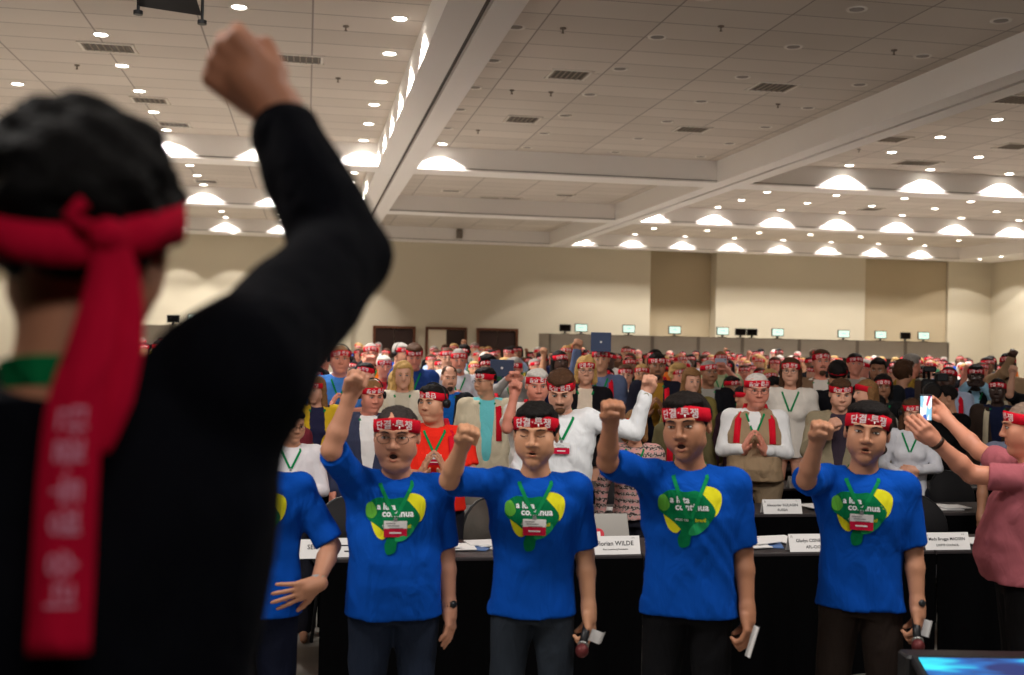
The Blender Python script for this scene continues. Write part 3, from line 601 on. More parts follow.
def hand(f, W, u, v, kind, side, s=1.0, k=.006):
    """W wrist, u towards the knuckles, v out of the palm, thumb side w"""
    u = u.normalized(); v = (v - u * v.dot(u)).normalized(); w = u.cross(v) * side
    P = lambda a, b, c: W + (u * a + v * b + w * c) * s     # a along, b palm-ward, c thumb-ward
    C = lambda p, q, r0, r1, kk=k: f.cap(p, q, r0 * s, r1 * s, kk)
    ws = [.030, .010, -.011, -.030]; ln = [.082, .088, .083, .075]
    C(P(-.02, 0, 0), P(.03, 0, 0), .029, .030, .02)
    for wi, l in zip(ws, ln): C(P(.015, .002, wi * .75), P(l - .008, -.002, wi), .017, .0135, .010)
    fl = [(.040, .026, .020), (.045, .029, .021), (.041, .027, .020), (.032, .021, .018)]
    for i, (wi, l) in enumerate(zip(ws, ln)):
        a, b, c = fl[i]; K_ = P(l - .004, 0, wi)
        if kind == 'fist':
            p1 = P(l + .010, .036, wi); p2 = P(l - .022, .050, wi * .95); p3 = P(l - .038, .030, wi * .9)
            C(K_, p1, .0125, .0118, .004); C(p1, p2, .0115, .0105, .004); C(p2, p3, .0105, .009, .004)
        elif kind == 'open':
            sp = (wi * .35); p1 = P(l + a * .97, .006, wi + sp * .5); p2 = P(l + a + b, .014, wi + sp * .7); p3 = P(l + a + b + c, .024, wi + sp * .8)
            C(K_, p1, .0105, .0095, .003); C(p1, p2, .0092, .0085, .003); C(p2, p3, .0085, .007, .003)
        elif kind == 'hip':
            sp = wi * .5; p1 = P(l + a, .010, wi + sp * .6); p2 = P(l + a + b, .020, wi + sp); p3 = P(l + a + b + c, .028, wi + sp * 1.2)
            C(K_, p1, .0105, .0095, .003); C(p1, p2, .0092, .0085, .003); C(p2, p3, .0085, .007, .003)
        else:                                    # relaxed / holding: fingers curl about half
            cl = 1.0 if kind == 'hold' else .62
            p1 = P(l + a * .85, .018 * cl + .004, wi * 1.02); p2 = P(l + a * .9 + b * .35, .046 * cl, wi); p3 = P(l + a * .55 + b * .1, .062 * cl, wi * .95) if kind == 'hold' else P(l + a * 1.0 + b * .75, .062 * cl, wi)
            C(K_, p1, .011, .010, .003); C(p1, p2, .0098, .009, .003); C(p2, p3, .009, .0075, .003)
    if kind == 'fist':
        t0, t1, t2, t3 = P(.015, .012, .028), P(.052, .036, .040), P(.078, .052, .018), P(.074, .058, -.008)
    elif kind in ('open', 'hip'): t0, t1, t2, t3 = P(.012, .008, .026), P(.045, .014, .055), P(.072, .016, .070), P(.094, .014, .078)
    elif kind == 'hold': t0, t1, t2, t3 = P(.015, .012, .028), P(.046, .034, .042), P(.070, .056, .030), P(.078, .064, .008)
    else: t0, t1, t2, t3 = P(.012, .010, .026), P(.045, .022, .046), P(.070, .034, .046), P(.090, .042, .040)
    C(t0, t1, .0165, .0135, .008); C(t1, t2, .0128, .0118, .004); C(t2, t3, .0115, .009, .004)

# head frame: origin half way between chin and crown, -Y is where the face looks
def head_mat(neck, s, yaw=0, pitch=0, roll=0):
    R = Matrix.Rotation(math.radians(yaw), 4, 'Z') @ Matrix.Rotation(math.radians(pitch), 4, 'X') @ Matrix.Rotation(math.radians(roll), 4, 'Y')
    return Matrix.Translation(neck) @ R @ Matrix.Translation((0, -.012 * s, .165 * s)) @ Matrix.Scale(s, 4)
def head_shape(f, M, s, fem=False, mouth=0.0, wide=1.0, fat=0.0, lod=0):
    R3 = M.to_3x3().normalized(); Rl = [list(r) for r in R3]
    T = lambda x, y, z: tuple(M @ Vector((x * wide, y, z)))
    E = lambda c, r, k=.02, mode='add': f.ell(T(*c), tuple(a * s * (wide if i == 0 else 1) for i, a in enumerate(r)), k * s, mode, Rl)
    C = lambda a, b, ra, rb, k=.012, mode='add': f.cap(T(*a), T(*b), ra * s, rb * s, k * s, mode)
    jw = .95 if fem else 1.0; fz = fat
    E((0, .014, .032), (.076, .093, .084), .01); E((0, -.026, -.030), (.068 * jw + fz, .066, .084), .03)
    C((-.047 * jw - fz, -.008, -.058), (0, -.056, -.098), .024, .023, .02); C((.047 * jw + fz, -.008, -.058), (0, -.056, -.098), .024, .023, .02)
    E((0, -.066, -.098), (.022, .018, .016), .015)
    if fat > .004: E((0, -.03, -.105), (.05, .045, .03), .03)
    if lod >= 2:
        C((0, -.092, .010), (0, -.106, -.030), .011, .014, .012); 
        for sx in (-1, 1): E((sx * .078, .014, -.002), (.012, .02, .03), .006)
        return
    for sx in (-1, 1):
        E((sx * .042, -.058, -.020), (.026, .024, .026), .025); E((sx * .036, -.058, -.052), (.026, .022, .026), .025)
        C((sx * .012, -.088, .031), (sx * .045, -.074, .033), .008, .008, .014)
        E((sx * .031, -.099, .010), (.019, .014, .0105), .010, 'cut')
        E((sx * .078, .014, -.002), (.010, .019, .031), .006); E((sx * .085, .010, .0), (.006, .010, .018), .004, 'cut')
    C((0, -.086, .024), (0, -.104, -.020), .0085, .0105, .012); E((0, -.106, -.026), (.0125, .012, .0105), .008)
    for sx in (-1, 1): E((sx * .0145, -.094, -.030), (.009, .010, .0085), .006)
    if mouth > 0:
        E((0, -.094, -.063 - mouth * .4), (.021, .020, .004 + mouth), .006, 'cut')
        C((-.018, -.082, -.056), (.018, -.082, -.056), .0085, .0085, .006); C((-.016, -.080, -.070 - mouth), (.016, -.080, -.070 - mouth), .009, .009, .006)
        E((0, -.092, -.063 - mouth * .4), (.017, .018, .002 + mouth), .003, 'cut')
    else:
        C((-.019, -.085, -.057), (.019, -.085, -.057), .0078, .0078, .005); C((-.017, -.084, -.068), (.017, -.084, -.068), .0088, .0088, .005)
        C((-.022, -.100, -.0625), (.022, -.100, -.0625), .0035, .0035, .002, 'cut')
def face_parts(root, M, s, browcol, mouth, wide=1.0, fem=False, narrow=False, closed=False, skin=(180, 130, 100), glasses=False, lod=0):
    T = lambda x, y, z: M @ Vector((x * wide, y, z))
    R3 = M.to_3x3()
    eh = .0045 if narrow else .0065; ew, ed = mat('eye_white', srgb(205, 196, 186), .3), mat('eye_dark', srgb(28, 18, 14), .3)
    for sx in (-1, 1):
        mb = MB(); mb.tube([T(sx * .015, -.0965, .028), T(sx * .03, -.0955, .033), T(sx * .046, -.081, .029)], [.0022 * s, .0032 * s, .0016 * s], 6); mb.build('eyebrow', browcol, root, True)
        mb = MB()
        if not closed: mb.ell(T(sx * .031, -.0855, .0085), (.0135 * s, .0065 * s, eh * s), 12, 0, R3.normalized()); mb.ell(T(sx * .031, -.0895, .0085), (.0052 * s, .0036 * s, eh * .95 * s), 10, 1, R3.normalized())
        mb.tube([T(sx * .0165, -.0865, .0075), T(sx * .025, -.0935, .0085 + eh * .95), T(sx * .036, -.0915, .0095 + eh * .95), T(sx * .0455, -.080, .0095)] if not closed else [T(sx * .0165, -.088, .007), T(sx * .03, -.0935, .004), T(sx * .045, -.081, .007)], .0017 * s, 5, 1)
        mb.build('eye', [ew, ed], root, True)
    if lod < 1 or mouth > 0:
        mb = MB(); lipc = tuple(int(a * b) for a, b in zip(skin, (.80, .62, .60)))
        if mouth > 0:
            mb.ell(T(0, -.0800, -.063 - mouth * .4), (.0175 * s, .006 * s, (.003 + mouth) * s), 12, 1, R3.normalized())
            n = 16; pts = [T(.0195 * math.cos(2 * math.pi * k / n), -.0905 + .010 * math.cos(2 * math.pi * k / n) ** 2, -.063 - mouth * .45 + (.0075 + mouth * .95) * math.sin(2 * math.pi * k / n)) for k in range(n + 1)]
            mb.tube(pts, .0036 * s, 6, 0, False)
        else:
            mb.tube([T(-.022, -.083, -.062), T(-.008, -.0915, -.0585), T(.008, -.0915, -.0585), T(.022, -.083, -.062)], [.001 * s, .0035 * s, .0035 * s, .001 * s], 6); mb.tube([T(-.020, -.083, -.063), T(-.007, -.0915, -.0668), T(.007, -.0915, -.0668), T(.020, -.083, -.063)], [.001 * s, .0042 * s, .0042 * s, .001 * s], 6)
        mb.build('lips', [cmat('skin', lipc), mat('mouth_inside', srgb(40, 14, 14), .5)], root, True)
    if glasses:
        mb = MB(); n = 16
        for sx in (-1, 1):
            mb.tube([T(sx * .033 + .0235 * math.cos(2 * math.pi * k / n), -.104 + .005 * abs(math.cos(math.pi * k / n * 2)), .004 + .0175 * math.sin(2 * math.pi * k / n)) for k in range(n + 1)], .0014 * s, 5, cap=False)
            mb.tube([T(sx * .056, -.100, .010), T(sx * .075, -.05, .012), T(sx * .083, .012, .010)], .0014 * s, 5)
        mb.tube([T(-.010, -.106, .008), T(0, -.109, .011), T(.010, -.106, .008)], .0014 * s, 5)
        g = mb.build('glasses', mat('glasses_frame', srgb(70, 56, 44), .3, metal=.6), root, True)
BA, BB, BCY = .0845, .1000, .010                 # headband ellipse
def band_pt(M, wide, a, t, off=0.0, z0=.054, tilt=.20):       # a: angle from the front (+ towards +X), t: height on band
    x = math.sin(a) * (BA * wide + off); y = -math.cos(a) * (BB + off) + BCY
    return M @ Vector((x, y, z0 - (y + .09) * tilt + t))
def headband(root, M, wide=1.0, wd=.052, text='\ub2e8\uacb0\u00b7\ud22c\uc7c1', flip=False, tails=None, red=(205, 24, 44), z0=.054, tilt=.20, lod=0, shift=0.0, th=.036, grow=0.0):
    mb = MB(); n = 40 if lod < 2 else 20; vs = []
    for off, t in ((0, -wd / 2), (0.002, 0), (0, wd / 2), (-.0025, wd / 2), (-.0025, -wd / 2)):
        for k in range(n):
            a = 2 * math.pi * k / n; vs.append(band_pt(M, wide, a, t + .0025 * math.sin(3 * a + 1), off + grow, z0, tilt))
    fs = [[r * n + k, r * n + (k + 1) % n, ((r + 1) % 5) * n + (k + 1) % n, ((r + 1) % 5) * n + k] for r in range(5) for k in range(n)]
    mb.add(vs, fs)
    if text:
        g = -1 if flip else 1
        def fn(x, y):
            x *= g; y *= g; return band_pt(M, wide, (x + shift) / .092, y + .0025 * math.sin(3 * (x + shift) / .092 + 1), .0028, z0, tilt)
        add_text(mb, text, fn, height=th, bold=.018 if lod < 2 else .02, res=2 if lod < 1 else 1, space=1.05)
    b = mb.build('headband', [cmat('cloth', red), mat('band_print_white', srgb(240, 228, 226), .8)], root, True)
    if tails is not None:                         # list of point lists in body space
        for pts in tails:
            mb = MB(); n = len(pts); mb.strip([(p, wdv) for p, wdv in pts], [.03 + .02 * min(1, i / 2) for i in range(n)], .003)
            mb.build('headband_tail', [cmat('cloth', red)], b, True)
    return b
def fine_grid(lo, hi, base, foci):                 # foci: list of (center, halfsize, step)
    return [axis_grid(lo[i], hi[i], base, [(c[i] - h, c[i] + h, st) for c, h, st in foci]) for i in range(3)]

def person(name, label, loc, rz=0.0, h=1.72, w=1.0, fem=False, skin=(186, 134, 104), hair=('short', (24, 20, 20)), top=('tee', (10, 84, 190)), inner=None, pants=(30, 32, 44),
           arms=None, head=(0, 0, 0), mouth=0.0, wide=1.0, fat=0.0, belly=0.0, glasses=False, band=True, flip=False, tails=None, tail_col=None, lanyard=True, badge=True, headset=False,
           lod=1, group=None, seed=0, narrow=False, closed=False, stance=.11, text='\ub2e8\uacb0\u00b7\ud22c\uc7c1', shift=0.0, category='person', lean=0.0, pattern=None, beard=None, prints=False, watch=None, shoes=True, hs=1.0, cuff=.93, pose=None, lw=1.0, messy=1.0):
    """arms: two dicts (viewer-left/right side = -1, +1): e elbow, w wrist, hand kind, v palm direction, all in body space for a 1.72 m person scaled by s"""
    s = h / 1.72; root = empty(name, loc, rz, label, category, group)
    P = lambda x, y, z: Vector((x * s, y * s, z * s))
    sk = cmat('skin', skin)
    neck = P(0, .012 - lean, 1.445); HM = head_mat(neck, s * hs * (1.0 if not fem else .95), *head)
    A = {}
    for sd in (-1, 1):
        a = dict(e=(sd * (.235 + .03 * w), .03, 1.12), w=(sd * .25, -.05, .88), hand='relax', v=(-sd, 0, 0)); a.update((arms or {}).get(sd, {}))
        sh = P(sd * .178 * (.7 + .3 * w) * (.92 if fem else 1), .01 - lean, 1.385)
        e = Vector(a['e']) * s; wr = Vector(a['w']) * s
        if a.get('lift'): sh = sh + P(-sd * .012, -.01, a['lift'])
        if a.get('fit', True):
            e = sh + (e - sh).normalized() * .285 * s; 
            if 'w' in (arms or {}).get(sd, {}) and a.get('wfree', False): wr = e + (wr - e).normalized() * .25 * s
        up = a.get('up', e.z > sh.z - .05)
        A[sd] = (sh, e, wr, a)
    fine = [.0038, .0062, .0105, .016][lod]; med = [.005, .008, .012, .018][lod]; base = [.011, .014, .018, .024][lod]
    foci = [(HM @ Vector((0, 0, 0)), .13 * s, fine)]
    for sd in (-1, 1): foci.append((A[sd][2] + (A[sd][2] - A[sd][1]).normalized() * .07 * s, .09 * s, med))
    allp = [HM @ Vector((0, 0, 0))] + [p for sd in (-1, 1) for p in A[sd][:3]] + [A[sd][2] + (A[sd][2] - A[sd][1]).normalized() * .15 * s for sd in (-1, 1)]
    lo = [min(p[i] for p in allp) - .17 for i in range(3)]; hi = [max(p[i] for p in allp) + .17 for i in range(3)]
    lo[0] = min(lo[0], -.3 * s * w); hi[0] = max(hi[0], .3 * s * w); lo[1] = min(lo[1], -.22 * s - belly); hi[1] = max(hi[1], .22 * s); lo[2] = -.02
    # ---- body, one continuous surface
    f = Field(*fine_grid(lo, hi, base, foci))
    head_shape(f, HM, s * hs * (1.0 if not fem else .95), fem, mouth, wide, fat, lod)
    nr = (.054 if not fem else .045) * s * (1 + fat * 8); f.cap(HM @ Vector((0, .014, -.07)), neck + P(0, .016, -.06), nr * 1.02, nr * 1.16, .03 * s)
    f.cap(neck + P(-.03, .02, -.03), P(-.15 * w, .015 - lean, 1.375), .04 * s, .045 * s, .05 * s); f.cap(neck + P(.03, .02, -.03), P(.15 * w, .015 - lean, 1.375), .04 * s, .045 * s, .05 * s)
    f.loft([(0, 0, .84 * s, .135 * s * w, .085 * s), (0, 0, 1.05 * s, .130 * s * w, .085 * s), (0, -lean * .8 * s, 1.28 * s, .150 * s * w, .088 * s), (0, -lean * s, 1.38 * s, .115 * s * w, .072 * s)], .04 * s)
    for sd in (-1, 1):
        sh, e, wr, a = A[sd]; g = .92 if fem else 1.0 + .25 * (w - 1)
        f.ell(sh, (.058 * s, .058 * s, .06 * s), .04 * s); f.cap(sh, e, .050 * s * g, .040 * s * g, .03 * s)
        mid = e.lerp(wr, .32); f.cap(e, mid, .040 * s * g, .041 * s * g, .015 * s); f.cap(mid, wr, .041 * s * g, .0265 * s * g, .015 * s)
        hk = a['hand']; hv = Vector(a['v']); u = Vector(a['u']) if 'u' in a else (wr - e)
        if lod < 3: hand(f, wr, u.normalized() if 'u' in a else u, hv, hk, sd * a.get('ts', 1), s * 1.0 * (.92 if fem else 1.04), .006 if lod < 2 else .008)
        else:
            uu = u.normalized(); f.cap(wr, wr + uu * .08 * s, .034 * s, .042 * s, .02)
            f.cap(wr + uu * .03, wr + uu * .06 + hv.normalized() * .04, .02 * s, .018 * s, .01)
        hp = P(sd * .085 * w, .0, .88); kn = P(sd * stance, -.01, .49); an = P(sd * (stance + .01), .02, .09)
        f.cap(hp, kn, .082 * s * w, .053 * s, .03 * s); f.cap(kn, kn.lerp(an, .35), .053 * s, .052 * s, .02 * s); f.cap(kn.lerp(an, .35), an, .052 * s, .036 * s, .02 * s); f.cap(an + P(0, .02, -.04), an + P(0, -.14, -.055), .036 * s, .028 * s, .02 * s)
    me = f.mesh('body', [sk]); b = bpy.data.objects.new('body', me); COL.objects.link(b); b.parent = root
    # ---- face
    bc = cmat('hair', tuple(max(12, int(c * .8)) for c in (hair[1] if hair[0] != 'bald' else (70, 55, 45))))
    HS = s * hs * (1.0 if not fem else .95)
    if lod < 3: face_parts(root, HM, HS, bc, mouth, wide, fem, narrow, closed, skin, glasses, lod)
    if beard: 
        fb = Field(*fine_grid([c - .16 for c in HM.translation], [c + .16 for c in HM.translation], max(fine, .006), []))
        Tb = lambda x, y, z: tuple(HM @ Vector((x * wide, y, z))); 
        for sx in (-1, 1): fb.cap(Tb(sx * .05, -.01, -.055), Tb(0, -.066, -.105), .020 * HS, .022 * HS, .01)
        fb.ell(Tb(0, -.078, -.095), (.030 * HS, .022 * HS, .022 * HS), .01); fb.cap(Tb(-.024, -.090, -.050), Tb(.024, -.090, -.050), .006 * HS, .006 * HS, .003)
        fb.ell(Tb(0, -.1, -.066), (.019 * HS, .02 * HS, .010 * HS), .004, 'cut')
        me = fb.mesh('beard', [cmat('hair', beard)])
        if me: o = bpy.data.objects.new('beard', me); COL.objects.link(o); o.parent = root
    # ---- hair
    hs_, hc = hair
    if hs_ != 'bald':
        c0 = HM.translation; ex = .30 if hs_ == 'long' else .0
        fh = Field(*fine_grid([c0[0] - .17, c0[1] - .17, c0[2] - .14 - ex], [c0[0] + .17, c0[1] + .17, c0[2] + .17], [.0055, .008, .012, .018][lod], []))
        R3 = HM.to_3x3().normalized(); Rl = [list(r) for r in R3]; T = lambda x, y, z: tuple(HM @ Vector((x * wide, y, z)))
        E = lambda c, r, k=.015, mode='add': fh.ell(T(*c), tuple(a * HS * (wide if i == 0 else 1) for i, a in enumerate(r)), k, mode, Rl)
        vol = {'short': 0, 'full': .004 if messy < 1.5 else .012, 'crop': -.006, 'long': .006, 'bob': .012, 'curly': .03, 'thin': -.004}[hs_]
        E((0, .018, .042), (.0835 + min(vol, .014), .099 + vol * .6, .086 + vol), .01)
        if hs_ in ('full', 'short', 'curly'): E((0, -.02, .088 + vol * .8), (.068 + vol * .6, .075 + vol * .4, .031 + vol * .4), .02)
        Mi = HM.inverted(); a = Mi
        def front(X, Y, Z):                       # cut away the face side below the hairline
            x = a[0][0] * X + a[0][1] * Y + a[0][2] * Z + a[0][3]; y = a[1][0] * X + a[1][1] * Y + a[1][2] * Z + a[1][3]; z = a[2][0] * X + a[2][1] * Y + a[2][2] * Z + a[2][3]
            back = np.maximum(-.072 - z, -(y - .0)) if hs_ not in ('long', 'bob') else z * 0 - 1
            side = np.maximum(.066 - z + .0 * y, -(y + .030 + .55 * (z - .03)))      # front of this line is face up to the hairline
            side = np.minimum(.068 - z, -(y + .028 + .0 * z)) ; 
            lowb = np.minimum(-.075 - z + np.clip(-y, 0, .05) * 1.4, .2)
            d = np.maximum(side, lowb if hs_ not in ('long', 'bob') else side)
            return d * HS + noise3(X, Y, Z, seed, 3.0) * .004
        if hs_ in ('long', 'bob'):
            zl = -.25 if hs_ == 'long' else -.10
            for sx in (-1, 1): fh.cap(T(sx * .070, .022, .01), T(sx * .082, .018, zl), .030 * HS, .030 * HS, .02)
            fh.cap(T(0, .07, .0), T(0, .095, zl), .06 * HS, .055 * HS, .02)
        fh.plane(front)
        X, Y, Z = fh.xs[:, None, None], fh.ys[None, :, None], fh.zs[None, None, :]
        fh.d = fh.d + (noise3(X, Y, Z, seed + 3, 5.5 if hs_ != 'curly' else 6.5) * (.0075 * messy if hs_ != 'curly' else .014)).astype(np.float32)
        if hs_ in ('short', 'full', 'crop', 'thin'):
            for sx in (-1, 1): fh.ell(T(sx * .094, .006, -.006), (.020 * HS, .024 * HS, .036 * HS), .004, 'cut')
        if hs_ == 'thin': fh.ell(T(0, -.06, .12), (.055 * HS, .08 * HS, .05 * HS), .01, 'cut')
        me = fh.mesh('hair', [cmat('hair', hc)])
        if me: o = bpy.data.objects.new('hair', me); COL.objects.link(o); o.parent = root
    hbo = None
    if band: hbo = headband(root, HM, wide * (.95 if 0 else 1), flip=flip, tails=None, lod=lod, shift=shift, text=text, z0=.060, red=(205, 24, 44), th=.036)
    if headset:
        mb = MB(); T = lambda x, y, z: HM @ Vector((x * wide, y, z)); n = 12
        mb.tube([T(.093 * math.cos(math.pi * k / n), .012, .015 + .120 * math.sin(math.pi * k / n)) for k in range(n + 1)], .005 * s, 6, cap=True)
        for sx in (-1, 1): mb.cyl(T(sx * .096, .012, -.002), .030 * s, .024 * s, 16, M=HM.to_3x3().normalized() @ Matrix.Rotation(math.pi / 2, 3, 'Y'))
        mb.build('headset', M_black, root, True)
    # ---- clothes
    kind, tc = top; longs = kind in ('shirt', 'jacket', 'blouse', 'coat', 'hoodie')
    slv = {'tee': .93, 'polo': .75, 'vest': 1.0, 'shirt': 1.0, 'jacket': 1.0, 'blouse': 1.0, 'coat': 1.0, 'hoodie': 1.0}[kind]
    bag = {'tee': 1.06, 'polo': 1.03, 'vest': .98, 'shirt': 1.02, 'jacket': 1.14, 'blouse': .98, 'coat': 1.14, 'hoodie': 1.1}[kind] * w
    hem = {'tee': .85, 'polo': .90, 'vest': .90, 'shirt': .88, 'jacket': .78, 'blouse': .86, 'coat': .6, 'hoodie': .84}[kind]
    ctop = [.0085, .010, .014, .020][lod]
    xs = [p for p in allp]; 
    def torso(fd, b_, hem_, collar=1.445, shoulder=True):
        bx = b_ * (.9 if fem else 1)
        q_ = b_ ** .5; B = belly
        fd.loft([(0, -B * .35 * s, hem_ * s, .184 * bx * s, (.124 + B * .5) * s * q_), (0, -B * .5 * s, 1.0 * s, .170 * bx * s, (.112 + B) * s * q_), (0, (-B * .5 - lean * .3) * s, 1.1 * s, .168 * bx * s, (.110 + B * .9) * s * q_),
                 (0, (-.004 - lean * .8) * s, 1.26 * s, .180 * bx * s, (.116 + B * .35) * s * q_), (0, (-lean) * s, 1.34 * s, .176 * bx * s, .106 * s * q_), (0, (.006 - lean) * s, 1.40 * s, .142 * bx * s, .092 * s * q_), (0, (.014 - lean) * s, 1.445 * s, (.082 + .02 * (kind == 'jacket')) * s, (.070 + .018 * (kind == 'jacket')) * s)], .03 * s)
        if fem:
            for sx in (-1, 1): fd.ell(P(sx * .072, -.095 - lean, 1.235), (.062 * s, .050 * s, .058 * s), .03 * s)
        if shoulder:
            for sd in (-1, 1):
                sh = A[sd][0]; fd.cap(P(sd * .045, .014 - lean, 1.425), sh + P(-sd * .012, 0, .014), .048 * s, .056 * s, .03 * s); fd.ell(sh, (.072 * s, .072 * s, .070 * s), .03 * s); fd.cap(sh, P(sd * .115 * b_, -lean, 1.24), .058 * s, .066 * s, .03 * s)
    def finish(fd, nm, cols, amp, cutneck=True, hemz=None, nck=None, sub=None):
        X, Y, Z = fd.xs[:, None, None], fd.ys[None, :, None], fd.zs[None, None, :]
        n1 = noise3(X, Y, Z, seed + 11, 1.1); n2 = noise3(X * 1.8 + Z * .9, Y, Z * .8, seed + 12, 1.7)
        fd.d = fd.d + np.minimum((1 - np.abs(n1)) * amp * .9 - amp * .6 + n2 * amp * .6, .003).astype(np.float32)
        if hemz is not None:
            sl = fd.sub([-.26 * s * w, -.4, -9], [.26 * s * w, .4, hemz * s])
            if sl is not None: q = fd.d[sl[0]]; fd.d[sl[0]] = np.maximum(q, (hemz * s - sl[3]) + q * 0) if not sub else q
        if cutneck: fd.cap(neck + P(0, .012, -.008), neck + P(0, -.02, .10), (nck or .060) * s, .085 * s, .006, 'cut')
        me = fd.mesh(nm, cols)
        o = bpy.data.objects.new(nm, me); COL.objects.link(o); o.parent = root; return o
    flo = [lo[0], lo[1], min(hem * s - .05, min(A[sd][2].z for sd in (-1, 1)) - .1)]; fhi = [hi[0], hi[1], max(neck.z + .06, max(max(A[sd][1].z, A[sd][2].z if slv == 1 else 0) for sd in (-1, 1)) + .12)]
    fd = Field(*[axis_grid(flo[i], fhi[i], ctop, []) for i in range(3)]); torso(fd, bag, hem)
    sleeves_on = kind != 'vest'
    nmz = {'tee': 't_shirt', 'polo': 'polo_shirt', 'vest': 'vest', 'shirt': 'shirt', 'jacket': 'jacket', 'blouse': 'blouse', 'coat': 'coat', 'hoodie': 'hooded_jacket'}[kind]
    def sleeves(fd, sl_, r0, r1, r2):
        for sd in (-1, 1):
            sh, e, wr, a = A[sd]
            if sl_ < 1:
                end = sh.lerp(e, sl_); ax = (e - sh).normalized()
                g = Field(fd.xs, fd.ys, fd.zs); g.cap(sh, end + ax * .02, r0 * s, r1 * s, 0)
                q = g.sub([min(sh[i], end[i]) - .15 for i in range(3)], [max(sh[i], end[i]) + .15 for i in range(3)])
                if q is None: continue
                sl, X, Y, Z = q; pl = (X - end[0]) * ax[0] + (Y - end[1]) * ax[1] + (Z - end[2]) * ax[2]
                fd.op(sl, np.maximum(g.d[sl], pl), .025 * s, 'add')
            else:
                cu = e.lerp(wr, cuff); fd.cap(sh, e, r0 * s, r1 * s, .03 * s); fd.cap(e, cu, r1 * s, r2 * s, .01 * s)
    if sleeves_on: sleeves(fd, slv, *({'tee': (.064, .068, .05), 'polo': (.064, .066, .05), 'shirt': (.064, .056, .042), 'jacket': (.070, .062, .050), 'blouse': (.056, .048, .038), 'coat': (.072, .066, .055), 'hoodie': (.07, .064, .05)}[kind]))
    O = None
    mt = [cmat('cloth', tc)] if pattern is None else [pattern]
    if kind == 'vest' or (kind in ('jacket', 'coat', 'hoodie') and inner is not None):
        # inner shirt first
        fi = Field(*[axis_grid(flo[i], fhi[i], ctop, []) for i in range(3)]); torso(fi, bag * .93 if kind != 'vest' else bag * .94, hem + .06)
        if kind == 'vest': sleeves(fi, 1.0, .064, .056, .042)
        finish(fi, 'shirt', [cmat('cloth', inner or (225, 222, 220))], .006 * s, hemz=hem + .04)
        if kind == 'vest':
            for sd in (-1, 1): fd.cap(A[sd][0] + P(sd * .035, -.05, -.06), A[sd][0] + P(sd * .045, .02, .03), .05 * s, .04 * s, .01, 'cut')
            fd.cap(neck + P(0, -.10, -.30), neck + P(0, -.12, .03), .010 * s, .058 * s, .006, 'cut')
        else: fd.cap(P(0, -.16 - belly - lean, .95), neck + P(0, -.12, .02), .030 * s, .075 * s, .01, 'cut')
    O = finish(fd, nmz, mt, {'tee': .013, 'polo': .012, 'vest': .010, 'shirt': .014, 'jacket': .008, 'blouse': .007, 'coat': .01, 'hoodie': .012}[kind] * s, hemz=hem)
    if hbo and tails:
        bv0 = bmesh_bvh(O)
        for pts in tails:
            q = []
            for p, wdv in pts:
                p = Vector(p) * s
                if p.z < 1.43 * s:
                    hit = bv0.ray_cast(Vector((p.x, -.8, p.z)), Vector((0, 1, 0)))
                    if hit[0]: p.y = hit[0].y - .012
                q.append((p, wdv))
            mb = MB(); mb.strip(q, [.03 + .02 * min(1, i / 2) for i in range(len(q))], .003); mb.build('headband_tail', [cmat('cloth', tail_col or (205, 24, 44))], hbo, True)
    # collars
    if kind in ('shirt', 'polo', 'vest', 'blouse') or (kind == 'jacket' and inner):
        colr = cmat('cloth', (inner or (225, 222, 220)) if kind in ('vest', 'jacket') else tc)
        mb = MB()
        for sx in (-1, 1):
            nc = neck + P(0, .004, 0)
            a0, a1, a2 = nc + P(0, .062, .024), nc + P(sx * .056, .012, .020), nc + P(sx * .022, -.060, -.012); b0, b1, b2 = nc + P(0, .080, -.012), nc + P(sx * .078, .010, -.020), nc + P(sx * .052, -.088, -.062)
            mb.add([a0, a1, a2, b2, b1, b0], [[0, 1, 4, 5], [1, 2, 3, 4]]); off = P(0, .004, -.006); mb.add([p + off for p in (a0, a1, a2, b2, b1, b0)], [[5, 4, 1, 0], [4, 3, 2, 1]])
        mb.build('collar', [colr], O, True)
    # trousers and shoes
    if pants is not None:
        fp = Field(*[axis_grid([-.24 * s * w - .05, -.2 * s, 0][i], [.24 * s * w + .05, .2 * s, 1.06 * s][i], ctop * 1.15, []) for i in range(3)])
        fp.loft([(0, 0, .82 * s, .152 * s * w, .102 * s), (0, 0, .9 * s, .150 * s * w, .098 * s), (0, -belly * .3 * s, 1.0 * s, .142 * s * w, .092 * s)], .03 * s)
        for sd in (-1, 1):
            hp = P(sd * .085 * w, .0, .86); kn = P(sd * stance, -.01, .49); an = P(sd * (stance + .01), .02, .09)
            fp.cap(hp, kn, .096 * s * w, .073 * s, .02 * s); fp.cap(kn, an, .072 * s, .062 * s, .02 * s)
        X, Y, Z = fp.xs[:, None, None], fp.ys[None, :, None], fp.zs[None, None, :]
        fp.d = fp.d + (noise3(X, Y, Z, seed + 31, 1.6) * .006).astype(np.float32); fp.plane(lambda X, Y, Z: (.05 * s - Z) + X * 0 + Y * 0)
        me = fp.mesh('trousers', [cmat('cloth', pants)]); o = bpy.data.objects.new('trousers', me); COL.objects.link(o); o.parent = root
        if shoes:
            for sd in (-1, 1):
                mb = MB(); mb.ell(P(sd * (stance + .01), -.05, .035), (.05 * s, .145 * s, .045 * s), 14); mb.ell(P(sd * (stance + .01), .03, .05), (.045 * s, .06 * s, .05 * s), 12); mb.box(P(sd * (stance + .01), -.045, .008), (.09 * s, .26 * s, .016 * s), bev=.007); mb.build('shoe', mat('shoe_black', srgb(24, 22, 22), .4), root, True)
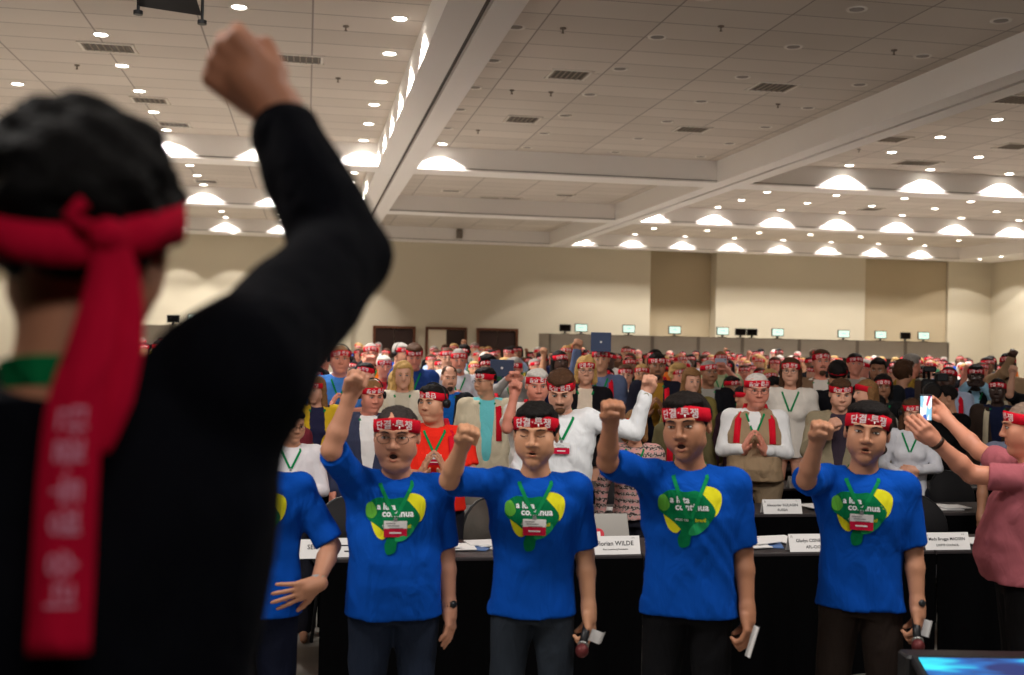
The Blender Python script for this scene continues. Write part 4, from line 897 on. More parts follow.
    # lanyard and badge laid on the chest
    if lanyard:
        bv = bmesh_bvh(O)
        fr = neck + P(0, -.2, 0); zb = (1.285 if badge else 1.25) * s
        mb = MB()
        def on(x, z, off=.006):
            hit = bv.ray_cast(Vector((x, -.6, z)), Vector((0, 1, 0)))
            return (hit[0] + Vector((0, -off, 0))) if hit[0] else Vector((x, -.12, z))
        for sx in (-1, 1):
            pts = [neck + P(sx * .058, .03, .015), neck + P(sx * .066, -.02, .008)]
            for t in (.0, .2, .45, .7, 1.0): pts.append(on(sx * (.062 * (1 - t) + .006) * s, (1.432 - .012) * s * (1 - t) + (zb + .01) * t))
            q = []
            for i, p in enumerate(pts): t_ = (pts[min(i + 1, len(pts) - 1)] - pts[max(i - 1, 0)]).normalized(); q.append((p, t_.cross(Vector((sx * .75 if i < 2 else 0, -1, .4 if i < 2 else 0))).normalized()))
            mb.strip(q, .016 * s, .003)
        mb.strip([(neck + P(.064 * math.sin(t_), .030 + .050 * math.cos(t_), .016 + .012 * math.cos(t_)), (0, .3, 1)) for t_ in [(-1.6 + 3.2 * i_ / 10) for i_ in range(11)]], .016 * s * lw, .003)
        l = mb.build('lanyard', cmat('cloth', (18, 128, 74)), root)
        if badge:
            c = on(0, zb - .04 * s, .014); mb = MB(); mb.box(c + Vector((0, 0, .018 * s)), (.098 * s, .004, .032 * s)); mb.box(c + Vector((0, 0, -.016 * s)), (.098 * s, .004, .036 * s), 1); mb.box(c + Vector((0, 0, .04 * s)), (.016 * s, .006, .014 * s), 2)
            for k_ in range(3): mb.box(c + Vector(((-.02 + .012 * k_) * s, -.0025, (.024 - .010 * k_) * s)), ((.04 + .01 * k_) * s, .001, .003 * s), 2)
            mb.box(c + Vector((0, -.0025, -.016 * s)), (.05 * s, .001, .006 * s), 0); mb.build('badge', [M_paper, cmat('cloth', (196, 28, 62)), mat('grey_clip', srgb(130, 130, 130), .4)], l)
    if prints: shirt_print(O, s)
    if watch:
        sd = watch[0]; sh, e, wr, a = A[sd]; d_ = (wr - e).normalized(); p = wr - d_ * .018 * s
        mb = MB(); R = d_.to_track_quat('Z', 'Y').to_matrix(); mb.cyl(p, .0335 * s * (1 + .3 * max(0, w - 1)), .020 * s, 18, M=R)
        q = (Vector(watch[3]) if len(watch) > 3 else Vector((0, -1, 0))); q = (q - d_ * q.dot(d_)).normalized()
        mb.cyl(p + q * .034 * s * (1 + .3 * max(0, w - 1)), .016 * s, .007 * s, 16, 1, M=q.to_track_quat('Z', 'Y').to_matrix()); mb.build('wristwatch', [mat('watch_strap_%s' % watch[1], watch[2], .4), mat('watch_dial_dark', srgb(40, 42, 44), .3) if watch[1] in ('black', 'dark') else mat('watch_dial', srgb(170, 165, 140), .3, metal=.5)], root, True)
    root['_h'] = s
    del root['_h']
    return root, HM, A
def bmesh_bvh(o):
    me = o.data; return BVHTree.FromPolygons([v.co for v in me.vertices], [list(p.vertices) for p in me.polygons])
def shirt_print(O, s):
    bv = bmesh_bvh(O)
    def on(x, z, off):
        hit = bv.ray_cast(Vector((x, -.6, z)), Vector((0, 1, 0))); return (hit[0] + Vector((0, -off, 0))) if hit[0] else Vector((x, -.1, z))
    cz = 1.30 * s
    def blob(outline, off, mi, mb):          # outline in cm around the print centre, densely triangulated by a grid
        pts = []; n = len(outline)
        for i in range(n):                    # closed Catmull-Rom
            p0, p1, p2, p3 = [np.array(outline[(i + j - 1) % n], float) for j in range(4)]
            for t in (0, .25, .5, .75): pts.append(.5 * ((2 * p1) + (-p0 + p2) * t + (2 * p0 - 5 * p1 + 4 * p2 - p3) * t * t + (-p0 + 3 * p1 - 3 * p2 + p3) * t ** 3))
        c = sum(pts) / len(pts); m = len(pts); R_ = 8; vs = [on(c[0] * .01 * s, cz + c[1] * .01 * s, off)]; fs = []
        for r in range(1, R_ + 1): vs += [on((c[0] + (p[0] - c[0]) * r / R_) * .01 * s, cz + (c[1] + (p[1] - c[1]) * r / R_) * .01 * s, off) for p in pts]
        for k in range(m): fs.append([0, 1 + (k + 1) % m, 1 + k][::-1])
        for r in range(R_ - 1):
            for k in range(m): a = 1 + r * m + k; b_ = 1 + r * m + (k + 1) % m; fs.append([a, b_, b_ + m, a + m])
        mb.add(vs, fs, mi)
    mb = MB()
    blob([(-10, 6), (-4, 7.5), (-2, 4), (-7, 0), (-12, 2)], .0030, 4, mb)                                     # pale blue edge
    blob([(5, 8), (9, 8.5), (12.5, 6), (12.5, 1), (10, -3), (5, 0)], .0036, 1, mb)                       # yellow lobe right
    blob([(-11, 0), (-8, 1), (-3, -6), (-5, -10), (-8.5, -8)], .0036, 1, mb)                           # yellow lobe left
    blob([(-12, 4), (-8, 7), (-2, 6.5), (3, 7), (7, 4), (10.5, -1), (8, -6), (4, -10), (1, -11), (0, -15), (-3.5, -16), (-4.5, -12), (-3, -9), (-7, -5), (-12.5, -1)], .0044, 0, mb)   # dark green map
    blob([(-12.5, 4), (-10, 5), (-8, 1), (-10, -1.5), (-12.6, 0)], .0052, 2, mb)
    blob([(1, -7), (6, -4), (8, -6), (4, -10), (0, -10.5)], .0052, 3, mb)
    fn = lambda dx, dz: (lambda x, y: on((x + dx) * s, cz + (y + dz) * s, .0062))
    add_text(mb, 'a luta', fn(-.040, .034), width=.080, mi=5, bold=.03); add_text(mb, 'continua', fn(.010, .006), width=.135, mi=5, bold=.03)
    add_text(mb, 'ITUC CSI', fn(-.030, -.045), width=.05, mi=5, bold=.01); add_text(mb, 'brasil', fn(.045, -.045), width=.042, mi=1, bold=.03)
    mb.build('shirt_print', [cmat('cloth', (10, 112, 66)), cmat('cloth', (226, 220, 40)), cmat('cloth', (96, 172, 62)), cmat('cloth', (40, 158, 96)), cmat('cloth', (20, 110, 200)), mat('print_white', srgb(236, 240, 240), .7)], O, False)
# ------------------------------------------------------------------ the people in front
def inv_pt(loc, rz, s, p):
    return Matrix.Rotation(-rz, 3, 'Z') @ (Vector(p) - Vector(loc))
def arm_px(loc, rz, s, w, sd, epx, wpx, near=True, wnear=None, fem=False, lift=0.0, lean=0.0, Lu=.285, Lf=.25):
    """elbow / wrist in body space (unscaled) so that they project at the given pixels, with true arm lengths"""
    R = Matrix.Rotation(rz, 3, 'Z'); shl = Vector((sd * .178 * (.7 + .3 * w) * (.92 if fem else 1), .01 - lean, 1.385))
    if lift: shl += Vector((-sd * .012, -.01, lift))
    S = Vector(loc) + R @ (shl * s)
    def hit(C, px, rad, near):
        v = ray(*px); oc = CAMP - C; b = oc.dot(v); disc = b * b - (oc.length_squared - rad * rad)
        if disc <= 0: q = CAMP + v * (-b); return C + (q - C).normalized() * rad
        return CAMP + v * (-b - math.sqrt(disc) if near else -b + math.sqrt(disc))
    E = hit(S, epx, Lu * s, near); W_ = hit(E, wpx, Lf * s, near if wnear is None else wnear)
    inv = R.transposed(); return tuple((inv @ (E - Vector(loc))) / s), tuple((inv @ (W_ - Vector(loc))) / s)
PLXY = []
REG = []                                             # silhouettes already placed: for the far crowd
def place(px, ptop, d, label, face=(0, 0, 0), turn=0.0, armsel=None, floor=0.0, hh=None, fixd=False, **k):
    """put a person so that the crown projects at (px, top) at camera depth d, facing the camera + turn"""
    t = at_d(px, ptop, d)
    if hh is None and floor == 0 and not fixd and (t.z > 1.93 or t.z < 1.50): hh = min(1.93, max(1.50, t.z))
    if floor == 0 and d > 5.9 and not fixd:                      # stand in the aisles between the table rows, clear of each other
        for k_ in (0, 1, 2, 3, 4, 5, 6, 7, 8, 9, 10, 12, 14, 16, 18, -1, -2):
            dd = d + k_ * .22; t = at_d(px, ptop, dd)
            for r_ in range(7):
                a_, b_ = rowY[r_] - .24, rowY[r_] + TD + .22
                if a_ < t.y < b_:
                    ny = a_ if (t.y - a_) < (b_ - t.y) and r_ > 0 else b_
                    t = at_y(px, ptop, ny); break
            if 1.44 < t.z < 1.97 or hh:
                if all((q[0] - t.x) ** 2 + (q[1] - t.y) ** 2 > .24 for q in PLXY): break
        d = proj(t)[2]
    PLXY.append((t.x, t.y))
    h = hh or (t.z - floor); hsc = k.get('hs', 1.0); fem = k.get('fem', False)
    s = (h - .004) / (1.445 + .0 + .285 * hsc * (.95 if fem else 1)); loc = Vector((t.x, t.y, floor)); rz = k.pop('rz', None)
    if rz is None: rz = turn - math.atan2(loc.x, loc.y)
    w = k.get('w', 1.0); arms = {}
    ps = k.pop('pose', None)
    if ps: armsel = {**POSES[ps], **(armsel or {})}
    for sd, a in (armsel or {}).items():
        a = dict(a)
        if 'epx' in a:
            e, w_ = arm_px(loc, rz, s, w, sd, a.pop('epx'), a.pop('wpx'), a.pop('near', True), a.pop('wnear', None), fem, a.get('lift', 0), k.get('lean', 0)); a['e'] = e; a['w'] = w_
        a['fit'] = False; arms[sd] = a
    r, HM, A = person('person', label, loc, rz, s * 1.72, arms=arms, head=face, **k)
    q = proj(t); REG.append((q[0], q[1], q[2])); 
    R = Matrix.Rotation(rz, 3, 'Z'); L = loc
    return dict(root=r, loc=L, R=R, s=s, HM=HM, A={sd: tuple(L + R @ x for x in A[sd][:3]) for sd in A}, rz=rz)
hang = lambda hand='relax', dx=0, dy=0: dict(e=(.222 + dx, .02 + dy, 1.115), w=(.242 + dx, -.045 + dy, .875), hand=hand, v=(-.7, .3, 0))
def HANG(sd, hand='relax'): return dict(e=(sd * .25, .02, 1.11), w=(sd * .26, -.04, .87), hand=hand, v=(-sd * .7, .3, 0))
def fistup(sd, h=.0, x=0): return dict(e=(sd * (.30 + x), -.14, 1.36 + h), w=(sd * (.27 + x), -.20, 1.60 + h), hand='fist', v=(0, -1, 0), lift=.02)
def clapa(sd, z=0): return dict(e=(sd * .25, -.06, 1.13), w=(sd * .075, -.235, 1.155 + z), hand='open', v=(-sd, .1, .1), u=(-sd * .25, -.35, .85))
def phone(sd): return dict(e=(sd * .22, -.20, 1.34), w=(sd * .07, -.30, 1.52), hand='hold', v=(-sd, -.3, .2))
def cross(sd): return dict(e=(sd * .24, -.04, 1.12), w=(sd * .05, -.215, 1.09 + .02 * sd), hand='hold', v=(-sd * .3, 1, 0), u=(-sd, -.1, .1))
POSES = {'hang': {-1: HANG(-1), 1: HANG(1)}, 'fist': {-1: fistup(-1), 1: HANG(1)}, 'fistl': {1: fistup(1), -1: HANG(-1)}, 'clap': {-1: clapa(-1), 1: clapa(1)}, 'phone': {-1: phone(-1), 1: phone(1)}, 'cross': {-1: cross(-1), 1: cross(1)},
         'high': {-1: fistup(-1, .10, -.05), 1: HANG(1)}, 'chin': {-1: dict(e=(-.24, -.12, 1.14), w=(-.08, -.26, 1.34), hand='fist', v=(.5, .5, 0)), 1: HANG(1)}}
H = {}
BL = ('tee', (10, 74, 170))
hero_kw = dict(lod=0, prints=True, narrow=True, top=BL, hs=1.10)
H[1] = place(398, 405, 4.75, 'person in bright blue t-shirt with thin hair and eyeglasses, right fist raised, singing', (-8, 4, 0), armsel={-1: dict(epx=(331, 450), wpx=(351, 394), wnear=True, hand='fist', v=(.25, -1, 0), lift=.03), 1: hang()},
             w=1.12, belly=.05, fat=.006, wide=1.10, mouth=.010, glasses=True, seed=5, hair=('crop', (52, 46, 44)), skin=(196, 140, 112), pants=(38, 46, 62), watch=(1, 'black', srgb(20, 20, 22), (.6, -1, 0)), **hero_kw)
H[2] = place(537, 403, 4.75, 'person in bright blue t-shirt with swept black hair and nearly closed eyes with microphone', (-8, 3, 0), armsel={-1: dict(epx=(449, 480), wpx=(464, 441), wnear=True, hand='fist', v=(.25, -1, 0), lift=.02), 1: hang('hold')},
             w=1.0, wide=1.06, seed=6, hair=('full', (22, 19, 18)), skin=(200, 146, 112), closed=True, mouth=.002, pants=(44, 50, 58), **hero_kw)
H[3] = place(692, 393, 4.70, 'tall person in bright blue t-shirt looking sideways, mouth open, paper in hand', (-16, 4, -4), armsel={-1: dict(epx=(607, 462), wpx=(611, 418), wnear=True, hand='fist', v=(.25, -1, 0), lift=.02), 1: hang('hold')},
             w=1.03, wide=1.06, seed=7, hair=('full', (26, 20, 18)), skin=(176, 122, 92), badge=False, mouth=.008, pants=(22, 22, 24), **hero_kw)
H[4] = place(864, 402, 4.95, 'person in bright blue t-shirt and brown trousers standing before the Gladys card', (0, 0, 5), armsel={-1: dict(epx=(806, 480), wpx=(818, 438), wnear=True, hand='fist', v=(.25, -1, 0), lift=.02), 1: hang('hold')},
             w=1.0, wide=1.06, seed=8, hair=('full', (24, 20, 19)), skin=(186, 132, 102), mouth=.003, pants=(44, 36, 32), watch=(1, 'dark', srgb(24, 22, 22), (.6, -1, 0)), **hero_kw)
H[5] = place(258, 404, 4.70, 'person in bright blue t-shirt at left, hand on hip, mostly behind the dark jacket', (-20, 0, 0), armsel={-1: HANG(-1), 1: dict(epx=(337, 556), wpx=(316, 585), near=True, wnear=True, hand='hip', v=(-.3, 1, 0), u=(-1, -.15, -.30), lift=0)},
             w=1.1, wide=1.06, seed=9, hair=('full', (24, 20, 19)), skin=(180, 128, 100), pants=(24, 28, 44), watch=(1, 'steel', srgb(150, 150, 148), (.7, -1, .2)), **hero_kw)
# things they hold
def in_world(name, mb, mats, p, M=None, smooth=True, label=None, cat=None, group=None):
    o = mb.build(name, mats, None, smooth, loc=p); return tag(o, label, cat, group)
def microphone(hd, side, label, off=(0, -.04, -.06), tilt=.5):
    sh, e, w_ = H[hd]['A'][side]; p = w_ + (w_ - e).normalized() * .085 + Vector((-.03, -.03, 0))
    t = empty('microphone', p, 0, label, 'microphone', 'hand held microphones'); d_ = Vector((-.25, -.55, -.45)).normalized(); R = d_.to_track_quat('Z', 'Y').to_matrix()
    mb = MB(); mb.cyl(d_ * -.02, .014, .16, 16, r2=.019, M=R); mb.build('handle', M_black, t, True)
    mb = MB(); mb.ell(d_ * .082, (.027, .027, .030), 16, M=R); mb.build('grille', mat('mic_grille', srgb(96, 40, 40) if hd == 2 else srgb(40, 36, 36), .5, metal=.3), t, True)
    mb = MB(); mb.cyl(d_ * .056, .024, .008, 18, M=R); mb.build('ring', M_steel, t, True)
microphone(2, 1, 'black handheld microphone with reddish grille held low by the second blue shirt'); microphone(4, 1, 'black handheld microphone held low by the rightmost blue shirt')
def hand_paper(hd, label, size=(.07, .002, .10), rot=(.4, .5, .3), d=(-.02, -.05, -.02)):
    sh, e, w_ = H[hd]['A'][1]; p = w_ + (w_ - e).normalized() * .10 + Vector(d)
    from mathutils import Euler
    mb = MB(); R = Euler(rot).to_matrix(); n = 6
    vs = [R @ Vector((size[0] * (i / n - .5), .012 * math.sin(i * 1.3), z * size[2])) for z in (-.5, .5) for i in range(n + 1)]
    vs2 = [v + R @ Vector((0, .0015, 0)) for v in vs]; fs = [[i, i + 1, n + 2 + i, n + 1 + i] for i in range(n)]
    mb.add(vs, fs); mb.add(vs2, [f[::-1] for f in fs]); in_world('folded_paper', mb, M_paper, p, label=label, cat='paper', group='papers held in hands')
hand_paper(2, 'white folded paper with the microphone in the second blue shirt hand', (.09, .002, .05), (.2, .3, .5), (.015, -.055, .01)); hand_paper(3, 'narrow white folded paper held by the tall person in blue', (.03, .002, .13), (.1, .25, 0), (-.01, -.06, .0)); hand_paper(4, 'small white paper held by the rightmost blue shirt', (.05, .002, .07), (.1, .2, .3), (.0, -.06, .03))

# ---- pink shirt with the phone
PK = place(1030, 401, 5.3, 'person in pink polo shirt with black trousers photographing with a phone at right', (0, 6, 0), rz=-2.0,
           armsel={1: dict(epx=(967, 474), wpx=(934, 440), near=True, wnear=True, hand='hold', v=(-.2, -.6, .6)), -1: dict(epx=(980, 452), wpx=(946, 418), near=False, wnear=False, hand='hold', v=(.4, -.5, .4))},
           w=1.25, belly=.065, fat=.008, wide=1.05, seed=21, hair=('crop', (130, 110, 96)), skin=(206, 140, 112), pants=(24, 23, 24), top=('polo', (166, 92, 100)), lod=0, lanyard=False, watch=(1, 'leather', srgb(60, 40, 30), (-.2, -1, .3)))
c = at_d(925.5, 408, (proj(PK['A'][1][2])[2] + proj(PK['A'][-1][2])[2]) / 2); fa = math.atan2(c.x, c.y)
t = empty('mobile_phone', c, -fa + .45, 'phone held upright showing a lit picture, in front of the white blouse', 'phone')
mb = MB(); mb.box((0, 0, 0), (.066, .009, .136), bev=.004); mb.build('case', M_black, t)
m = bpy.data.materials.new('phone_picture'); m.use_nodes = True; nt = m.node_tree; b = nt.nodes['Principled BSDF']; N = nt.nodes.new
tc = N('ShaderNodeTexCoord'); mp = N('ShaderNodeMapping'); mp.inputs['Scale'].default_value = (60, 1, 22); vo = N('ShaderNodeTexVoronoi'); cr = N('ShaderNodeValToRGB'); vo.inputs['Scale'].default_value = 1.0
sp = N('ShaderNodeSeparateColor'); nt.links.new(tc.outputs['Object'], mp.inputs[0]); nt.links.new(mp.outputs[0], vo.inputs['Vector']); nt.links.new(vo.outputs['Color'], sp.inputs[0]); nt.links.new(sp.outputs[0], cr.inputs[0])
cr.color_ramp.interpolation = 'CONSTANT'; cr.color_ramp.elements[0].color = (*srgb(235, 235, 240), 1); cr.color_ramp.elements[1].position = .75; cr.color_ramp.elements[1].color = (*srgb(60, 90, 170), 1)
for p_, c_ in ((.35, (140, 190, 215)), (.55, (190, 60, 90)), (.65, (240, 230, 225))): e = cr.color_ramp.elements.new(p_); e.color = (*srgb(*c_), 1)
nt.links.new(cr.outputs[0], b.inputs['Emission Color']); b.inputs['Emission Strength'].default_value = .9; b.inputs['Base Color'].default_value = (0, 0, 0, 1)
mb = MB(); mb.box((0, -.0052, 0), (.058, .001, .118)); mb.build('screen', m, t)

# ---- the near man on the stage, seen from behind
FD = 1.22
FG = place(86, 122, FD, 'person seen from behind in black jacket with raised right fist and red headband', (0, -4, 0), rz=math.pi - .08, floor=.401, hs=.98,
           armsel={-1: dict(epx=(342, 256), wpx=(268, 98), near=False, wnear=False, hand='fist', u=(.80, .0, .70), v=(-.2, -1, .2), lift=.085), 1: dict(e=(.25, .02, 1.11), w=(.26, -.06, .87), hand='relax', v=(-1, .2, 0))},
           w=.95, wide=1.08, seed=33, hair=('full', (12, 10, 10)), skin=(190, 130, 100), pants=(20, 20, 24), top=('jacket', (12, 13, 19)), lod=0, cuff=.74, lw=1.9, messy=1.9, band=False, badge=False)
def fg(px, py, d): return Matrix.Rotation(-FG['rz'], 3, 'Z') @ (at_d(px, py, d) - FG['loc'])
xw = Matrix.Rotation(-FG['rz'], 3, 'Z') @ Vector((1, 0, 0))
hb = headband(FG['root'], FG['HM'], 1.12, wd=.040, text='\ub2e8\uacb0\u00b7\ud22c\uc7c1', z0=.036, tilt=.20, red=(196, 16, 52), grow=.013)
mb = MB(); kn = fg(108, 236, FD - .125); mb.ell(kn, (.020, .016, .018), 14); mb.tube([kn + Vector((.015, .01, .006)), kn + Vector((.035, .005, .02)), kn + Vector((.02, .012, .03))], .008); mb.build('knot', cmat('cloth', (196, 16, 52)), hb, True)
def tail(pts, wd_, text=None, twist=.0):
    mb = MB(); q = [(fg(*p), (xw + Vector((0, twist * math.sin(i * 1.7), 0))).normalized()) for i, p in enumerate(pts)]
    # smooth resample
    P_ = [np.array(p[0]) for p in q]; out = []; ws = []
    for i in range(len(P_) - 1):
        p0, p1, p2, p3 = P_[max(i - 1, 0)], P_[i], P_[i + 1], P_[min(i + 2, len(P_) - 1)]
        for t in (0, .25, .5, .75): out.append((Vector(.5 * ((2 * p1) + (-p0 + p2) * t + (2 * p0 - 5 * p1 + 4 * p2 - p3) * t * t + (-p0 + 3 * p1 - 3 * p2 + p3) * t ** 3)), q[i][1].lerp(q[i + 1][1], t))); ws.append(wd_[i] + (wd_[i + 1] - wd_[i]) * t)
    out.append((Vector(P_[-1]), q[-1][1])); ws.append(wd_[-1])
    mb.strip(out, ws, .002)
    if text:
        L = [0.0]
        for a, b in zip(out[:-1], out[1:]): L.append(L[-1] + (b[0] - a[0]).length)
        mid = text[1]
        def fn(x, y):           # text runs down the ribbon
            l = L[-1] * mid + x; l = min(max(l, 0), L[-1] - 1e-4); i = max(j for j in range(len(L) - 1) if L[j] <= l); t = (l - L[i]) / (L[i + 1] - L[i]); p = out[i][0].lerp(out[i + 1][0], t)
            n = Matrix.Rotation(-FG['rz'], 3, 'Z') @ Vector((0, -1, 0)); return p + xw * y + n * .003
        add_text(mb, text[0], fn, width=text[2], mi=1, bold=.015, space=1.1)
    mb.build('headband_tail', [cmat('cloth', (196, 16, 52)), mat('band_print_pink', srgb(226, 150, 176), .8)], hb, True)
tail([(110, 232, FD - .13), (103, 285, FD - .135), (92, 340, FD - .15), (76, 400, FD - .165), (68, 480, FD - .17), (63, 570, FD - .175), (58, 655, FD - .18)], [.024, .032, .042, .050, .054, .056, .056], ('\ub2e8\uacb0\u00b7\ud22c\uc7c1 \uc2b9\ub9ac', .66, .185), .05)
tail([(112, 236, FD - .125), (122, 280, FD - .12), (120, 340, FD - .13), (110, 400, FD - .145), (97, 452, FD - .155)], [.022, .036, .045, .042, .022], None, .1)
# ------------------------------------------------------------------ delegates that can be told apart one by one
SK = {'p': (216, 160, 134), 't': (200, 146, 116), 'r': (214, 140, 118), 'b': (150, 104, 78), 'd': (74, 50, 40), 'k': (56, 38, 32)}
HC_ = {'bk': (24, 20, 19), 'br': (74, 50, 34), 'lb': (128, 92, 58), 'bl': (198, 158, 96), 'gr': (150, 144, 138), 'wh': (206, 200, 192), 'dg': (84, 78, 74)}
def D(px, ptop, d, label, skin='p', hair=('short', 'br'), top=('shirt', (220, 218, 214)), face=(0, 0, 0), **k):
    k.setdefault('lod', 1 if d < 9.6 else 2); k.setdefault('pants', (34, 34, 42) if d < 10 else None); k.setdefault('badge', d < 9); k.setdefault('shoes', False)
    return place(px, ptop, d, label, face, skin=SK[skin], hair=(hair[0], HC_[hair[1]]), top=top, seed=int(px * 7 + ptop) % 997, **k)
def held_tablet(P_, label, px, py, col=(60, 72, 100), size=(.24, .17)):
    d = proj(P_['A'][-1][2])[2] - .02; c = at_d(px, py, d); t = empty('tablet', c, P_['rz'], label, 'tablet', 'tablets held up')
    mb = MB(); mb.box((0, 0, 0), (size[0], .010, size[1]), bev=.004); mb.build('case', cmat('plain', col), t)
    mb = MB(); mb.cyl((0, -.006, .0), .012, .002, 14, axis='Y'); mb.build('emblem', M_paper, t)
def held_phone(P_, label, off=(0, -.03, .10), col=(20, 20, 22), land=True):
    a = P_['A']; c = (a[-1][2] + a[1][2]) / 2 + P_['R'] @ Vector(off); t = empty('mobile_phone', c, P_['rz'], label, 'phone', 'phones held up in the crowd')
    mb = MB(); mb.box((0, 0, 0), (.15, .010, .078) if land else (.078, .010, .15), bev=.004); mb.build('case', cmat('plain', col), t)
    mb = MB(); mb.cyl((.055 if land else .02, -.006, .02 if land else .055), .008, .003, 12, axis='Y'); mb.build('lens', M_glass, t)
def bt(x0, x1=None, z=1.16, front=-.14):                 # band tails that fall in front of the shoulders
    out = []
    for sd, x in ((-1, x0), (1, x1)):
        if x is None: continue
        out.append([(Vector((sd * .075, .06, 1.50)), (1, 0, 0)), (Vector((sd * .085, .0, 1.46)), (1, .4, 0)), (Vector((x, -.12, 1.38)), (1, 0, 0)), (Vector((x * 1.05, front - .01, 1.28)), (1, 0, 0)), (Vector((x * 1.08, front, z)), (1, 0, 0))])
    return out
W_ = (222, 220, 218)
vest = D(756, 372, 9.0, 'person with grey hair and eyeglasses in beige vest over white shirt, clapping, band tails hanging', 'r', ('crop', 'wh'), ('vest', (156, 132, 104)), (12, 10, 0), inner=(226, 226, 226), w=1.3, belly=.07, fat=.006, wide=1.10, glasses=True, flip=True, tails=bt(-.13, .13, 1.2), pose='clap', hs=1.08, pants=(130, 112, 90), hh=None)
wy = D(563, 366, 6.72, 'person in white shirt with brown quiff and beard looking down, left wrist with watch raised', 'p', ('full', 'br'), ('shirt', (228, 230, 232)), (-6, 26, 0), w=1.05, beard=(96, 66, 46), flip=True, pose='hang',
       armsel={1: dict(epx=(652, 436), wpx=(647, 391), near=True, wnear=True, hand='fist', v=(-.2, -1, 0), lift=.02)}, watch=(1, 'steelw', srgb(120, 120, 120), (0, -1, 0)), pants=(22, 20, 24))
D(537, 369, 7.35, 'person with white hair and deep red scarf, right fist raised, left of the white shirt', 'r', ('full', 'wh'), ('polo', (218, 214, 208)), (8, 8, 0), fat=.004, wide=1.05, flip=True, tails=bt(-.10, None, 1.2), armsel={-1: dict(epx=(507, 428), wpx=(515, 392), near=True, wnear=True, hand='fist', v=(0, -1, 0), lift=.02)}, w=1.1)
D(840, 378, 9.0, 'person in khaki blazer with fist at chin, band lettering upside down', 'p', ('short', 'br'), ('jacket', (142, 130, 106)), (10, 12, 0), inner=(60, 50, 60), w=1.16, wide=1.06, fat=.004, flip=True, pose='chin', lanyard=False)
D(866.6, 380, 9.8, 'person with long light brown hair turned left, band tail falling behind, near the khaki blazer', 'p', ('long', 'lb'), ('jacket', (60, 52, 48)), (-60, 0, 0), fem=True, tails=bt(None, .12, 1.25), pose='clap', text=None, inner=(120, 110, 100), lanyard=False)
D(911, 398, 9.22, 'person with long dark hair and headset in white blouse, arms folded before the waist', 'p', ('long', 'br'), ('blouse', (206, 206, 212)), (14, 10, 0), fem=True, headset=True, flip=True, pose='cross', fixd=True, hs=1.08)
op = D(950, 385, 10.45, 'camera operator dressed in black bending toward a shoulder video camera', 't', ('short', 'bk'), ('jacket', (18, 18, 20)), (-30, 10, 0), band=False, lanyard=False, turn=-.9, fixd=True, lod=1,
       armsel={-1: dict(e=(-.22, -.20, 1.30), w=(-.06, -.36, 1.44), hand='hold', v=(0, 0, 1)), 1: dict(e=(.20, -.16, 1.2), w=(.1, -.34, 1.42), hand='hold', v=(0, 0, 1))})
D(899, 392, 10.45, 'person in white shirt bowed behind the woman in a blouse, only the back visible', 't', ('short', 'bk'), ('shirt', (186, 178, 164)), (0, 40, 0), turn=-1.6, band=False, lanyard=False, fixd=True, lod=2, pose='hang', lean=.10)
D(435.5, 384, 7.3, 'person in orange red polo shirt with black headset, looking left and clapping', 't', ('short', 'bk'), ('polo', (226, 44, 30)), (-36, 4, 0), headset=True, flip=True, fat=.006, wide=1.08, w=1.2, belly=.06, pose='clap', tails=bt(None, .12, 1.2))
D(369.5, 378, 7.6, 'person in grey blue jacket and white shirt with headset, looking down', 'r', ('crop', 'lb'), ('jacket', (58, 62, 84)), (22, 14, 0), inner=(226, 224, 222), headset=True, fat=.006, wide=1.08, w=1.2, pose='hang', flip=True)
D(340, 345, 10.8, 'person in light blue polo clapping, just right of the black sleeve', 'r', ('crop', 'lb'), ('polo', (70, 132, 214)), (6, 4, 0), fat=.006, wide=1.08, w=1.25, pose='clap', lod=1, headset=True)
D(318, 376.5, 9.4, 'person with brown hair in bright yellow quilted jacket glancing left', 'p', ('long', 'lb'), ('coat', (206, 170, 40)), (-30, 8, 0), inner=(40, 40, 66), fem=True, pose='hang', lod=1)
D(292, 404, 7.7, 'person in white shirt with green lanyard at the left edge of the black jacket', 't', ('short', 'bk'), ('blouse', (216, 212, 216)), (20, 10, 0), glasses=True, band=False, w=1.1, pose='cross')
D(283, 424, 8.3, 'person in maroon top half hidden behind the black jacket', 't', ('bob', 'br'), ('shirt', (110, 40, 50)), (0, 8, 0), fem=True, pose='hang', hh=1.52)
D(371, 343, 14.0, 'person in orange vest behind the raised bare arm, filming', 'r', ('crop', 'gr'), ('vest', (226, 110, 30)), (0, 0, 0), inner=(40, 40, 44), glasses=True, pose='phone', lod=2)
D(403, 361, 10.4, 'person with long blonde hair and cream jacket looking to the camera', 'p', ('long', 'bl'), ('jacket', (214, 204, 186)), (4, 8, 0), fem=True, band=False, inner=(200, 190, 170), pose='hang')
D(397, 371, 9.2, 'person with blonde hair and headset seen from behind in white top', 'p', ('bob', 'bl'), ('blouse', (226, 222, 214)), (0, 8, 0), fem=True, headset=True, turn=math.pi - .3, pose='hang', lanyard=False, text=None)
D(414, 342.5, 12.2, 'person in navy blue shirt with brown hair looking down', 'r', ('full', 'br'), ('shirt', (34, 60, 120)), (4, 20, 0), w=1.15, pose='cross')
D(399, 343, 13.2, 'person with grey hair and headset in black jacket turned right', 'p', ('full', 'gr'), ('jacket', (28, 28, 36)), (50, 6, 0), inner=(60, 60, 90), headset=True, w=1.1, pose='hang')
D(449, 365.5, 10.0, 'bald bearded person without headband in black jacket and blue t-shirt', 'p', ('thin', 'br'), ('jacket', (36, 38, 42)), (10, 6, 0), inner=(30, 100, 190), band=False, beard=(60, 46, 38), w=1.1, pose='hang', lod=1)
